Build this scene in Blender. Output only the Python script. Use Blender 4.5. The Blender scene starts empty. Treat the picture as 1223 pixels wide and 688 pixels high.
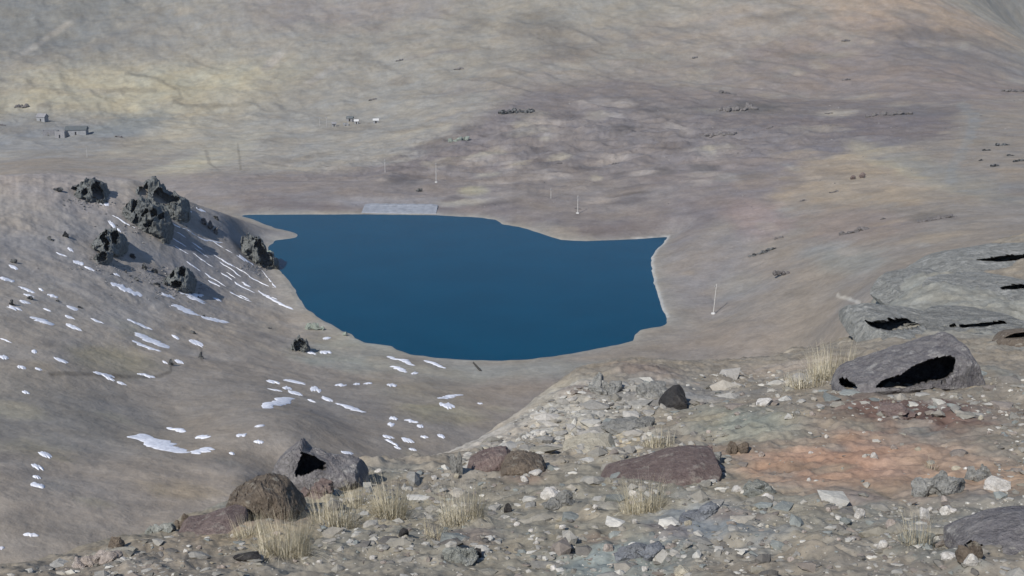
import bpy, bmesh, math, random
import numpy as np

RNG = np.random.default_rng(7)
random.seed(7)
scene = bpy.context.scene
col = scene.collection

# ------------------------------------------------------------------ camera model
F = 1600.0 / 1223.0            # focal length in picture widths
HC = 91.0                      # eye height above the lake
PITCH = math.radians(13.73)
CP, SP = math.cos(PITCH), math.sin(PITCH)

def ray(px, py):
    """(x per y, drop per y) of the line of sight through a photo pixel"""
    u = (px - 611.5) / 1600.0
    v = (py - 344.0) / 1600.0
    d = CP - v * SP
    return u / d, (SP + v * CP) / d

# ------------------------------------------------------------------ noise
_perm = np.random.default_rng(11).permutation(256)
_perm = np.concatenate([_perm, _perm])
_ang = np.random.default_rng(12).uniform(0, 2 * np.pi, 256)
_gx, _gy = np.cos(_ang), np.sin(_ang)

def perlin(x, y, seed=0):
    x = np.asarray(x, float) + seed * 17.31
    y = np.asarray(y, float) + seed * 9.77
    xi = np.floor(x).astype(int); yi = np.floor(y).astype(int)
    xf = x - xi; yf = y - yi
    fx = xf * xf * xf * (xf * (xf * 6 - 15) + 10)
    fy = yf * yf * yf * (yf * (yf * 6 - 15) + 10)
    def g(ix, iy, dx, dy):
        h = _perm[(_perm[ix & 255] + iy) & 255]
        return _gx[h] * dx + _gy[h] * dy
    a = g(xi, yi, xf, yf); b = g(xi + 1, yi, xf - 1, yf)
    c = g(xi, yi + 1, xf, yf - 1); d = g(xi + 1, yi + 1, xf - 1, yf - 1)
    return ((a + (b - a) * fx) * (1 - fy) + (c + (d - c) * fx) * fy) * 1.5

def fbm(x, y, oct=4, seed=0, gain=0.5):
    s = 0; a = 1.0; f = 1.0; n = 0
    for k in range(oct):
        s = s + a * perlin(x * f, y * f, seed + k * 3)
        n += a; a *= gain; f *= 2.03
    return s / n

def ridged(x, y, oct=4, seed=0):
    s = 0; a = 1.0; f = 1.0; n = 0
    for k in range(oct):
        s = s + a * (1 - 2 * np.abs(perlin(x * f, y * f, seed + k * 5)))
        n += a; a *= 0.5; f *= 2.1
    return s / n

def sstep(a, b, x):
    t = np.clip((x - a) / (b - a), 0, 1)
    return t * t * (3 - 2 * t)

# ------------------------------------------------------------------ lie of the land
CTRL = []
def vis(px, py, D):
    u, t = ray(px, py); CTRL.append((u, D, t))
def hid(px, t, D):
    CTRL.append(((px - 611.5) / 1600.0 / CP, D, t))

# ground at the feet and the near rubble slope
for px in (-400, 0, 350, 700, 1050, 1223, 1600):
    hid(px, 1.10, 1.5); hid(px, 0.76, 2.9); hid(px, 0.585, 4.7)
for px, D in ((-250, 7.4), (-100, 7.6), (100, 8), (300, 8), (500, 7.8), (700, 7.5), (900, 7.2), (1100, 7.0), (1223, 6.8), (1400, 6.7)):
    vis(px, 688, D)
for px, py, D in ((400, 600, 12), (550, 600, 12), (700, 600, 11), (900, 600, 10.3), (1100, 600, 9.8), (1223, 600, 9.5), (1400, 600, 9.3),
                  (200, 632, 11.3), (100, 655, 10), (0, 682, 8.6), (300, 592, 13), (370, 572, 14.5), (450, 557, 16), (540, 546, 18),
                  (600, 507, 21), (650, 471, 25), (700, 450, 28), (750, 445, 29), (850, 438, 30), (950, 429, 31), (1010, 416, 33),
                  (750, 500, 19), (900, 500, 16.5), (1100, 500, 15.5), (1223, 500, 15), (1400, 500, 15), (650, 560, 14), (620, 525, 18),
                  (900, 455, 24), (1000, 450, 22), (1100, 450, 20), (1223, 450, 20), (1400, 440, 20),
                  (1223, 400, 28), (1100, 400, 28), (1050, 387, 33), (1223, 350, 36), (1120, 342, 44), (1223, 300, 52), (1150, 314, 55),
                  (1060, 350, 46), (1030, 378, 40), (1400, 300, 40), (1400, 260, 60), (1223, 287, 62), (1110, 326, 57)):
    vis(px, py, D)
# beyond the brow the slope falls away to the lake
for px, tb, D in ((-250, .49, 7.8), (-100, .485, 8.2), (0, .482, 8.6), (100, .462, 10), (200, .445, 11.3), (300, .417, 13), (450, .392, 16), (540, .384, 18), (600, .356, 21), (650, .331, 25)):
    hid(px, tb + .045, 1.35 * D); hid(px, tb + .10, 1.9 * D)
for px in (-250, -100, 50, 200, 350, 500, 620):
    hid(px, .62, 45); hid(px, .615, 80)
for px in (-250, -100, 50, 200): hid(px, .555, 110)
for px in (350, 500): hid(px, .54, 120); hid(px, .455, 170)
for px in (700, 800, 900, 980):
    hid(px, .375, 40); hid(px, .43, 58); hid(px, .455, 100); hid(px, .425, 150); hid(px, .39, 200); hid(px, .345, 245)
hid(620, .50, 120); hid(620, .43, 180)
hid(300, .447, 150); hid(300, .415, 164); hid(220, .428, 150); hid(420, .463, 150); hid(420, .42, 170)
for px in (1060, 1120):
    hid(px, .275, 75); hid(px, .32, 110); hid(px, .305, 170); hid(px, .265, 230)
for px in (1223, 1400):
    hid(px, .24, 85); hid(px, .275, 130); hid(px, .26, 200); hid(px, .222, 270)
# spur on the left of the lake
for px, py, D in ((-250, 600, 132), (-250, 400, 215), (-250, 205, 345), (0, 600, 140), (150, 600, 150), (250, 575, 165), (350, 540, 184), (0, 500, 180), (200, 500, 205), (400, 500, 219), (500, 500, 230),
                  (600, 482, 255), (500, 452, 275), (650, 445, 283), (0, 400, 225), (100, 400, 245), (200, 400, 272), (300, 400, 302), (350, 402, 314),
                  (0, 300, 290), (100, 300, 315), (200, 300, 352), (250, 300, 376), (300, 330, 374), (0, 250, 330), (100, 250, 350), (0, 209, 365), (100, 209, 380), (60, 207, 373),
                  (150, 213, 388), (185, 220, 395), (210, 234, 402), (240, 246, 414), (270, 255, 436), (290, 262, 462)):
    vis(px, py, D)
for px in (-250, 0, 100, 160): hid(px, .195, 440); hid(px, .192, 475)
hid(200, .194, 450); hid(225, .194, 462); hid(255, .1915, 475)
# lake bed region and shores
for px, py in ((330, 300), (450, 256), (600, 262), (500, 330), (650, 350), (750, 300), (790, 340), (420, 395), (600, 430), (770, 400), (700, 288)):
    u, t = ray(px, py); CTRL.append((u, (HC - 0.6) / t, t))
# right of the lake
for px, py, D in ((700, 425, 300), (850, 425, 292), (950, 415, 285), (850, 372, 344), (850, 300, 402), (900, 390, 305), (1000, 395, 268), (1000, 330, 325), (1000, 250, 425), (1100, 312, 300),
                  (1100, 200, 500), (1223, 272, 335), (1223, 200, 480), (1400, 200, 470), (1223, 150, 620), (1400, 150, 600), (1100, 150, 640), (900, 250, 450), (900, 200, 540), (900, 130, 760),
                  (820, 240, 480), (1100, 100, 820), (1100, 50, 950), (1100, 0, 1060), (1223, 100, 850), (1223, 48, 1040), (1150, 2, 1110), (1400, 130, 900), (1300, 95, 960),
                  (620, 240, 502), (700, 268, 462), (600, 203, 590), (700, 200, 582), (600, 170, 680), (600, 130, 780), (720, 140, 740),
                  (450, 190, 665), (450, 150, 800), (450, 100, 930), (450, 50, 1040), (450, 0, 1140), (700, 100, 880), (700, 50, 1000), (700, 0, 1100),
                  (900, 50, 980), (900, 0, 1080), (1000, 100, 850), (250, 226, 538), (450, 226, 538), (450, 206, 600), (250, 206, 608), (30, 215, 560), (30, 199, 625),
                  (-250, 199, 620), (0, 190, 700), (200, 190, 700), (0, 150, 830), (200, 150, 840), (0, 100, 950), (200, 100, 955), (0, 50, 1050), (200, 50, 1060), (0, 0, 1140), (200, 0, 1150),
                  (-250, 150, 820), (-250, 50, 1040), (-250, 0, 1130)):
    vis(px, py, D)
for px in (-300, 0, 300, 600, 850, 1040):
    hid(px, -.02, 1320); hid(px, -.055, 1650); hid(px, -.075, 2300); hid(px, -.06, 3500)
hid(1223, .075, 1300); hid(1223, .062, 1900); hid(1223, .01, 2300); hid(1223, -.05, 3000); hid(1223, -.06, 3600)
hid(1400, .10, 1300); hid(1400, .062, 1900); hid(1400, .01, 2300); hid(1400, -.05, 3000)
hid(1150, .03, 1320); hid(1150, .02, 1900); hid(1150, -.02, 2400); hid(1150, -.06, 3200)

C = np.array(CTRL)
SU, SL = 5.0, 2.0
P = np.stack([C[:, 0] * SU, np.log(C[:, 1]) * SL], 1)
def _phi(r2): return 0.5 * r2 * np.log(r2 + 1e-12)
n = len(P)
A = np.zeros((n + 3, n + 3))
A[:n, :n] = _phi(((P[:, None] - P[None]) ** 2).sum(2)) + np.eye(n) * 2e-3
A[:n, n] = 1; A[:n, n + 1:] = P; A[n, :n] = 1; A[n + 1:, :n] = P.T
W = np.linalg.solve(A, np.concatenate([C[:, 2], np.zeros(3)]))

def t_smooth(u, lny):
    q = np.stack([np.ravel(u) * SU, np.ravel(lny) * SL], 1)
    out = np.empty(len(q))
    for s in range(0, len(q), 20000):
        c = q[s:s + 20000]
        r2 = ((c[:, None, 0] - P[None, :, 0]) ** 2 + (c[:, None, 1] - P[None, :, 1]) ** 2)
        out[s:s + 20000] = _phi(r2) @ W[:n] + W[n] + c @ W[n + 1:]
    return out.reshape(np.shape(u))

# shoreline
SHORE_PX = [(287, 257.5), (300, 256.5), (350, 256.3), (440, 256), (520, 257), (575, 260), (592, 262.5), (600, 268), (620, 271), (640, 277), (655, 282), (670, 286.5),
            (700, 288), (740, 286.5), (770, 285), (797, 283), (793, 290), (783, 299), (777.5, 308), (777.5, 316), (780, 330), (785, 350), (791, 370), (796.5, 381), (796, 387),
            (790, 390), (778, 391.5), (765, 394), (758, 400), (756, 407), (738, 412), (715, 416), (690, 421), (660, 426), (630, 429.5), (600, 431), (560, 430), (520, 427.5), (490, 423.5),
            (474, 418), (468, 413.5), (450, 411), (436, 409.5), (424, 404), (420, 399), (408, 395.5), (397, 388), (378, 378), (365, 368), (357, 356), (353, 346), (345, 335), (335, 324),
            (326, 318), (319, 314), (318, 304), (321, 294), (329, 287), (342, 285.5), (354, 283.5), (355, 280), (345, 276), (330, 273), (316, 268), (302, 262)]
SHORE = []
for px, py in SHORE_PX:
    u, t = ray(px, py); D = HC / t; SHORE.append((u * D, D))
SHORE = np.array(SHORE)
# wander the shoreline a little between the marked points
_s = []
for i in range(len(SHORE)):
    a, b = SHORE[i], SHORE[(i + 1) % len(SHORE)]
    L = np.hypot(*(b - a)); k = max(1, int(L / 1.5))
    nrm = np.array([-(b - a)[1], (b - a)[0]]) / max(L, 1e-6)
    for j in range(k):
        p = a + (b - a) * j / k
        w = min(1.0, 2.2 * min(j, k - j) / k)
        _s.append(p + nrm * w * 0.9 * float(fbm(p[0] / 5, p[1] / 5, 3, 40)))
SHORE = np.array(_s)

def shore_sd(x, y):
    """distance to the shoreline, negative over water"""
    x = np.asarray(x, float); y = np.asarray(y, float)
    sh = x.shape; x = x.ravel(); y = y.ravel()
    best = np.full(len(x), 1e9); inside = np.zeros(len(x), bool)
    a = SHORE; b = np.roll(SHORE, -1, 0)
    for (ax, ay), (bx, by) in zip(a, b):
        ex, ey = bx - ax, by - ay
        tt = np.clip(((x - ax) * ex + (y - ay) * ey) / (ex * ex + ey * ey + 1e-12), 0, 1)
        best = np.minimum(best, (x - ax - tt * ex) ** 2 + (y - ay - tt * ey) ** 2)
        c = (ay > y) != (by > y)
        with np.errstate(divide='ignore', invalid='ignore'):
            xi = (bx - ax) * (y - ay) / (by - ay + 1e-15) + ax
        inside ^= c & (x < xi)
    d = np.sqrt(best)
    return np.where(inside, -d, d).reshape(sh)

# grid: columns fan out from the view point, rows crowd towards it
uc = np.concatenate([np.linspace(-.95, -.43, 60)[:-1], np.linspace(-.43, .43, 1000), np.linspace(.43, .95, 60)[1:]])
def seg(a, b, k): return np.linspace(math.log(a), math.log(b), k)[:-1]
ly = np.concatenate([seg(1.5, 6.2, 40), seg(6.2, 36, 480), seg(36, 66, 110), seg(66, 132, 60), seg(132, 700, 470), seg(700, 1350, 230), np.linspace(math.log(1350), math.log(3500), 90)])
NU, NL = len(uc), len(ly)
# smooth surface on a coarser lattice, then cubic-ish upsampling by direct evaluation
U, LY = np.meshgrid(uc, ly)
Y = np.exp(LY); X = U * Y
cu = np.linspace(-.95, .95, 240); cl = np.concatenate([np.linspace(ly[0], ly[-1], 420)])
CU, CL = np.meshgrid(cu, cl)
T0 = t_smooth(CU, CL)
def bil(grid, gx, gy, x, y):
    ix = np.clip(np.searchsorted(gx, x) - 1, 0, len(gx) - 2); iy = np.clip(np.searchsorted(gy, y) - 1, 0, len(gy) - 2)
    fx = np.clip((x - gx[ix]) / (gx[ix + 1] - gx[ix]), 0, 1); fy = np.clip((y - gy[iy]) / (gy[iy + 1] - gy[iy]), 0, 1)
    g = grid
    return (g[iy, ix] * (1 - fx) + g[iy, ix + 1] * fx) * (1 - fy) + (g[iy + 1, ix] * (1 - fx) + g[iy + 1, ix + 1] * fx) * fy
def cub(grid, x, y):
    """bicubic (Catmull-Rom) on the uniform lattice"""
    fx = (x - cu[0]) / (cu[1] - cu[0]); fy = (y - cl[0]) / (cl[1] - cl[0])
    ix = np.clip(np.floor(fx).astype(int), 1, len(cu) - 3); iy = np.clip(np.floor(fy).astype(int), 1, len(cl) - 3)
    a = np.clip(fx - ix, -1, 2); b = np.clip(fy - iy, -1, 2)
    def w(t): return (-.5 * t + t * t - .5 * t ** 3, 1 - 2.5 * t * t + 1.5 * t ** 3, .5 * t + 2 * t * t - 1.5 * t ** 3, -.5 * t * t + .5 * t ** 3)
    wa, wb = w(a), w(b)
    out = 0
    for j in range(4):
        r = 0
        for i in range(4): r = r + wa[i] * grid[iy - 1 + j, ix - 1 + i]
        out = out + wb[j] * r
    return out
T = cub(T0, U, LY)
Z = HC - Y * T

near = 1 - sstep(60, 110, Y)                  # the slope underfoot
far = sstep(620, 900, Y)
spur = np.exp(-((X + 115) / 75) ** 2 - ((Y - 335) / 90) ** 2) * (1 - near)
# relief
rocky = sstep(-.15, .35, fbm(X / 5, Y / 5, 3, 3))                                  # where rubble lies
def rows(a, b): return slice(int(np.searchsorted(ly, math.log(a))), int(np.searchsorted(ly, math.log(b))))
rel = np.zeros_like(X)
R = rows(1.6, 112); x_, y_, n_ = X[R], Y[R], near[R]
rel[R] += n_ * sstep(3.5, 7, y_) * (0.16 * fbm(x_ / 2.9, y_ / 2.9, 3, 5) + (0.04 + .06 * rocky[R]) * ridged(x_ / .8, y_ / .8, 3, 8) * sstep(5, 9, y_)
              + 0.05 * fbm(x_ / .30, y_ / .36, 4, 14, .6) + .05 * (ridged(x_ / .45, y_ / .6, 3, 18) - .3) + .05 * np.maximum(fbm(x_ / .7 + 3, y_ / .9, 3, 16) - .1, 0) * rocky[R] * 3)
st = np.clip((x_ - 6) / 6, 0, 1) * sstep(24, 32, y_) * n_
rel[R] += st * (0.30 * np.abs(((y_ / 3.4 + x_ * .06 + .9 * fbm(x_ / 7, y_ / 7, 3, 21)) % 1.0) - 0.3) - .1 + .16 * ridged(x_ / 4, y_ / 2.2, 4, 24))
R = rows(60, 905); x_, y_ = X[R], Y[R]; m_ = ((1 - near) * (1 - far))[R]
rel[R] += m_ * (1.0 * fbm(x_ / 42, y_ / 42, 4, 30) + .30 * (ridged(x_ / 15, y_ / 22, 4, 33) - .3) + .16 * fbm(x_ / 4, y_ / 4, 3, 36))
rel[R] += spur[R] * (.7 * (ridged(x_ / 18, y_ / 22, 4, 50) - .35) + .35 * (ridged(x_ / 5, y_ / 6, 3, 55) - .35))
hr = np.exp(-((x_ - 40) / 150) ** 2 - ((y_ - 660) / 130) ** 2)
rel[R] += hr * (3.6 * (ridged(x_ / 26, y_ / 24, 4, 58) - .35) + 1.0 * fbm(x_ / 8, y_ / 8, 3, 59))
R = rows(615, 3600); x_, y_ = X[R], Y[R]
rel[R] += far[R] * (5.0 * fbm((x_ + y_ * .35) / 95, y_ / 120, 4, 60) + 2.2 * (ridged((x_ + .4 * y_) / 38, y_ / 60, 4, 66) - .3) + .4 * fbm(x_ / 9, y_ / 9, 3, 68))
rel[R] += sstep(1250, 1800, y_) * 25 * fbm(x_ / 300, y_ / 300, 4, 69)
Z = Z + rel
# keep the crest of the spur on its line
_tg = np.array([(-250, 205), (0, 209), (60, 207), (100, 209), (150, 213), (185, 220), (210, 234), (240, 246), (268, 255), (290, 262)], float)
_tu = np.array([ray(*q)[0] for q in _tg]); _tt = np.array([ray(*q)[1] for q in _tg])
R = rows(300, 500)
for _ in range(3):
    cols = np.where((uc > _tu[0]) & (uc < _tu[-1]))[0]
    tt_ = (HC - Z[R][:, cols]) / Y[R][:, cols]
    k_ = tt_[:int(.8 * len(tt_))].argmin(0); got = tt_[k_, np.arange(len(cols))]
    want = np.interp(uc[cols], _tu, _tt)
    d_ = got - want; yk = Y[R][k_, cols]
    d_ = d_ * sstep(0, .022, _tu[-1] - uc[cols])
    ker = np.ones(9) / 9; d_ = np.convolve(np.pad(d_, 4, 'edge'), ker, 'valid')
    Z[R.start:R.stop, cols[0]:cols[-1] + 1] += (d_ * yk)[None] * np.exp(-((LY[R][:, cols] - np.log(yk)[None]) / .13) ** 2)
# water's edge
box = (X > -130) & (X < 110) & (Y > 270) & (Y < 560)
SD = np.full(X.shape, 99.0)
SD[box] = shore_sd(X[box], Y[box])
k = sstep(0, 14, SD)
zin = np.maximum(-6, .25 * SD)
bank = np.where(SD < 1.5, .25 * SD, .375 + .05 * (SD - 1.5))
Zout = np.maximum(Z * k + np.maximum(Z * .35 * sstep(0, 9, SD), bank) * (1 - k), bank)
Z = np.where(SD < 0, zin, np.where(SD < 14, np.where(k < 1, Zout, Z), np.where((SD < 90), np.maximum(Z, .6), Z)))

TT = (HC - Z) / Y      # drop per metre on the grid
def height(x, y):
    x = np.asarray(x, float); y = np.maximum(np.asarray(y, float), 1.6)
    return bil(Z, uc, ly, x / y, np.log(y))
def ground(px, py, dmin=3.0, dmax=3000.0):
    """first place where the sight line meets the land, beyond dmin"""
    u, t = ray(px, py)
    c = np.clip(np.searchsorted(uc, u) - 1, 0, NU - 2); f = (u - uc[c]) / (uc[c + 1] - uc[c])
    prof = TT[:, c] * (1 - f) + TT[:, c + 1] * f
    yy = np.exp(ly)
    ok = np.where((prof[1:] <= t) & (yy[1:] > dmin) & (yy[1:] < dmax))[0]
    if len(ok) == 0:
        y = dmax
    else:
        i = ok[0]
        a, b = prof[i] - t, prof[i + 1] - t
        g = 0.0 if a <= 0 else a / (a - b + 1e-12)
        y = math.exp(ly[i] + (ly[i + 1] - ly[i]) * g)
    return u * y, y, float(height(u * y, y))

# ------------------------------------------------------------------ materials
def lin(c):
    c = np.asarray(c, float) / 255.0
    return np.where(c <= .04045, c / 12.92, ((c + .055) / 1.055) ** 2.4)
ALB = 0.80
def alb(*c): return tuple(lin(c) * ALB)

class NT:
    def __init__(self, name):
        self.m = bpy.data.materials.new(name); self.m.use_nodes = True
        self.t = self.m.node_tree; self.t.nodes.clear()
        self.out = self.t.nodes.new('ShaderNodeOutputMaterial')
        self.b = self.t.nodes.new('ShaderNodeBsdfPrincipled')
        self.l(self.b.outputs[0], self.out.inputs[0])
    def n(self, typ, **kw):
        nd = self.t.nodes.new('ShaderNode' + typ)
        for k_, v in kw.items():
            if k_.startswith('in_'): nd.inputs[int(k_[3:])].default_value = v
            else: setattr(nd, k_, v)
        return nd
    def l(self, a, b): self.t.links.new(a, b)
    def noise(self, vec, scale, detail=4, rough=.55):
        nd = self.n('TexNoise'); nd.inputs['Scale'].default_value = scale; nd.inputs['Detail'].default_value = detail; nd.inputs['Roughness'].default_value = rough
        self.l(vec, nd.inputs['Vector']); return nd.outputs['Fac']
    def voro(self, vec, scale, feature='F1', out='Distance'):
        nd = self.n('TexVoronoi', feature=feature); nd.inputs['Scale'].default_value = scale
        self.l(vec, nd.inputs['Vector']); return nd.outputs[out]
    def mr(self, v, a, b, c, d):
        nd = self.n('MapRange'); self.l(v, nd.inputs[0])
        for i, q in enumerate((a, b, c, d)): nd.inputs[1 + i].default_value = q
        return nd.outputs[0]
    def math(self, op, a, b):
        nd = self.n('Math', operation=op)
        for i, q in enumerate((a, b)):
            if isinstance(q, (int, float)): nd.inputs[i].default_value = q
            else: self.l(q, nd.inputs[i])
        return nd.outputs[0]
    def scale(self, c, f):
        nd = self.n('VectorMath', operation='SCALE'); self.l(c, nd.inputs[0])
        if isinstance(f, (int, float)): nd.inputs['Scale'].default_value = f
        else: self.l(f, nd.inputs['Scale'])
        return nd.outputs[0]
    def mixc(self, f, a, b):
        nd = self.n('Mix', data_type='RGBA'); self.l(f, nd.inputs[0])
        for i, q in ((6, a), (7, b)):
            if isinstance(q, tuple): nd.inputs[i].default_value = (*q, 1)
            else: self.l(q, nd.inputs[i])
        return nd.outputs[2]
    def bump(self, h, dist, strength=1.0):
        nd = self.n('Bump'); nd.inputs['Strength'].default_value = strength; nd.inputs['Distance'].default_value = dist
        self.l(h, nd.inputs['Height']); self.l(nd.outputs[0], self.b.inputs['Normal']); return nd
    def finish(self, colour, rough=.95, spec=.15):
        if isinstance(colour, tuple): self.b.inputs['Base Color'].default_value = (*colour, 1)
        else: self.l(colour, self.b.inputs['Base Color'])
        self.b.inputs['Roughness'].default_value = rough
        self.b.inputs['Specular IOR Level'].default_value = spec
        return self.m

def mat_ground(name, coarse, mot=1.0):
    """coarse: grain of the finest mottling in metres"""
    t = NT(name)
    pos = t.n('NewGeometry').outputs['Position']
    at = t.n('Attribute', attribute_name='soil').outputs['Color']
    a = t.noise(pos, .35 / coarse, 6, .62); b = t.noise(pos, 2.2 / coarse, 5, .6)
    v = t.voro(pos, 1.6 / coarse, 'F1', 'Color')
    bw = t.n('RGBToBW'); t.l(v, bw.inputs[0])
    f = t.math('MULTIPLY', t.mr(a, .3, .7, 1 - .18 * mot, 1 + .18 * mot), t.mr(b, .3, .7, 1 - .14 * mot, 1 + .14 * mot))
    f = t.math('MULTIPLY', f, t.mr(bw.outputs[0], 0, 1, .93, 1.07))
    c = t.scale(at, f)
    tint = t.mixc(t.mr(t.noise(pos, .12 / coarse, 3), .35, .65, 0, 1), (1.04, 1.0, .95), (.97, .99, 1.03))
    mul = t.n('VectorMath', operation='MULTIPLY'); t.l(c, mul.inputs[0]); t.l(tint, mul.inputs[1])
    h = t.math('ADD', t.math('MULTIPLY', a, 1.0), t.math('MULTIPLY', b, .35))
    t.bump(h, coarse * .30, .6)
    return t.finish(mul.outputs[0], 1.0, .05)
M_NEAR = mat_ground('rubble_soil', .12)
M_MID = mat_ground('moorland_soil', 2.2, .65)
M_FAR = mat_ground('mountain_soil', 5.0, .6)

def mat_rock(name, c0, c1, grain, patch=None, rough=.9, patch_at=(.56, .64)):
    """two tones of stone mottled at the given grain (metres)"""
    t = NT(name)
    pos = t.n('NewGeometry').outputs['Position']
    rnd = t.n('ObjectInfo').outputs['Random']
    a = t.noise(pos, 1 / grain, 8, .68)
    cc = t.mixc(t.mr(a, .34, .66, 0, 1), c0, c1)
    if patch:
        p = t.noise(pos, .8 / grain, 5, .7)
        cc = t.mixc(t.mr(p, *patch_at, 0, .9), cc, patch)
    e = t.noise(pos, 6 / grain, 4, .7)
    f = t.math('MULTIPLY', t.mr(e, .3, .7, .8, 1.2), t.mr(rnd, 0, 1, .85, 1.12))
    v = t.noise(pos, 2.3 / grain, 6, .7)
    crack = t.mr(v, .35, .5, 0, 1)
    t.bump(t.math('ADD', t.math('MULTIPLY', a, 1.1), t.math('ADD', t.math('MULTIPLY', crack, .22), t.math('MULTIPLY', e, .3))), grain * .35, .9)
    return t.finish(t.scale(cc, f), rough, .12)
R_DARK = mat_rock('shade_patched_crag_stone', alb(84, 85, 85), alb(122, 122, 119), 1.1, alb(30, 31, 33), patch_at=(.49, .53))  # black patches paint the shade of crevices onto the stone
R_CRAG = mat_rock('grey_crag_stone', alb(84, 86, 85), alb(128, 130, 126), .9, alb(62, 63, 64), patch_at=(.58, .66))
R_FARGREY = mat_rock('far_grey_stone', alb(100, 96, 94), alb(130, 124, 120), 2.5)
R_GREY = mat_rock('grey_stone', alb(120, 119, 114), alb(148, 146, 140), .15, alb(166, 163, 154))
R_BLUE = mat_rock('blue_grey_stone', alb(112, 114, 118), alb(140, 142, 144), .14)
R_GREEN = mat_rock('green_grey_stone', alb(122, 123, 116), alb(148, 149, 141), .2, alb(160, 160, 152))
R_SLAB = mat_rock('purple_grey_stone', alb(104, 100, 101), alb(132, 128, 125), .18, alb(158, 154, 148))
R_BED = mat_rock('bedrock', alb(126, 125, 119), alb(152, 151, 144), .45, alb(168, 166, 159))
R_BROWN = mat_rock('brown_stone', alb(96, 86, 76), alb(126, 114, 100), .10, alb(150, 142, 128))
R_MAROON = mat_rock('maroon_stone', alb(102, 87, 83), alb(128, 114, 107), .10, alb(146, 136, 126))
R_PALE = mat_rock('pale_stone', alb(172, 166, 156), alb(216, 211, 203), .06)
R_CREAM = mat_rock('cream_stone', alb(170, 160, 140), alb(192, 184, 164), .10)
R_PINK = mat_rock('pinkish_stone', alb(154, 142, 132), alb(178, 167, 157), .07)
R_BLACK = mat_rock('black_stone', alb(52, 50, 50), alb(80, 77, 74), .10)
R_SHORE = mat_rock('shore_stone', alb(128, 136, 126), alb(160, 166, 154), 1.0)

def mat_attr(name, attr, rough=.95, grain=.05, spec=.1):
    t = NT(name); pos = t.n('NewGeometry').outputs['Position']
    c = t.n('Attribute', attribute_name=attr).outputs['Color']
    e = t.noise(pos, 1 / grain, 5, .65)
    t.bump(e, grain * .4, .7)
    return t.finish(t.scale(c, t.mr(e, .3, .7, .82, 1.18)), rough, spec)
M_SCREE = mat_attr('loose_stones', 'stone', grain=.05)
M_RUBBLE = mat_attr('hillside_rubble', 'stone', grain=.8)
M_GRASS = mat_attr('straw', 'blade', .8, .02)

def mat_snow():
    t = NT('old_snow'); pos = t.n('NewGeometry').outputs['Position']
    a = t.noise(pos, 1.6, 5, .6)
    t.bump(a, .12, .6)
    return t.finish(t.mixc(t.mr(a, .35, .7, 0, 1), alb(205, 206, 212), (.74, .75, .78)), .7, .2)
M_SNOW = mat_snow()

def mat_plain(name, c, grain, rough=.9):
    t = NT(name); pos = t.n('NewGeometry').outputs['Position']
    e = t.noise(pos, 1 / grain, 5, .6)
    t.bump(e, grain * .2, .4)
    base = t.n('RGB'); base.outputs[0].default_value = (*c, 1)
    return t.finish(t.scale(base.outputs[0], t.mr(e, .3, .7, .8, 1.18)), rough, .15)
M_POLE = mat_plain('weathered_pale_wood', alb(180, 176, 170), .4)
M_FOOT = mat_plain('whitewashed_concrete', alb(196, 194, 190), .5)
M_DAM = mat_plain('pale_concrete', alb(146, 149, 154), 2.0)
M_WHITEWALL = mat_plain('whitewashed_wall', alb(146, 146, 146), .8)
M_STONEWALL = mat_plain('dry_stone_wall', alb(138, 136, 136), .7)
M_ROOF = mat_plain('dark_thatch', alb(96, 100, 100), .8)
M_DOOR = mat_plain('dark_door', alb(50, 46, 44), .4)
M_POST = mat_plain('dark_weathered_wood', alb(72, 70, 66), .3)

def mat_water():
    t = NT('deep_blue_water'); pos = t.n('NewGeometry').outputs['Position']
    w = t.noise(pos, .9, 4, .6)
    w2 = t.noise(pos, .05, 3, .5)
    nd = t.bump(w, .09, .6)
    m = t.finish(t.mixc(t.mr(w2, .35, .65, 0, 1), (.0002, .037, .072), (.0002, .041, .079)), .15, .015)
    t.b.inputs['IOR'].default_value = 1.33
    return m
M_WATER = mat_water()

# ------------------------------------------------------------------ object helpers
def link(name, verts, faces, mat, parent=None, smooth=False, attr=None):
    me = bpy.data.meshes.new(name)
    verts = np.asarray(verts, np.float32)
    if isinstance(faces, np.ndarray):
        k_ = faces.shape[1]; nf = len(faces)
        me.vertices.add(len(verts)); me.vertices.foreach_set('co', verts.ravel())
        me.loops.add(nf * k_); me.loops.foreach_set('vertex_index', faces.ravel().astype(np.int32))
        me.polygons.add(nf)
        me.polygons.foreach_set('loop_start', np.arange(0, nf * k_, k_, dtype=np.int32))
        me.update(calc_edges=True)
    else:
        me.from_pydata([tuple(v) for v in verts], [], faces)
    me.polygons.foreach_set('use_smooth', np.full(len(me.polygons), smooth, bool))
    if attr:
        ca = me.color_attributes.new(attr[0], 'FLOAT_COLOR', 'POINT')
        rgba = np.ones((len(verts), 4), np.float32); rgba[:, :3] = attr[1]
        ca.data.foreach_set('color', rgba.ravel())
    me.materials.append(mat)
    me.update()
    o = bpy.data.objects.new(name, me); col.objects.link(o)
    if parent: o.parent = parent
    return o
def tag(o, label=None, cat=None, group=None, kind=None):
    if label: o['label'] = label
    if cat: o['category'] = cat
    if group: o['group'] = group
    if kind: o['kind'] = kind
    return o
def thing(name, loc, label, cat, group=None, rz=0.0):
    o = bpy.data.objects.new(name, None); col.objects.link(o)
    o.location = loc; o.rotation_euler = (0, 0, rz); o.empty_display_size = .3
    return tag(o, label, cat, group)

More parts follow.
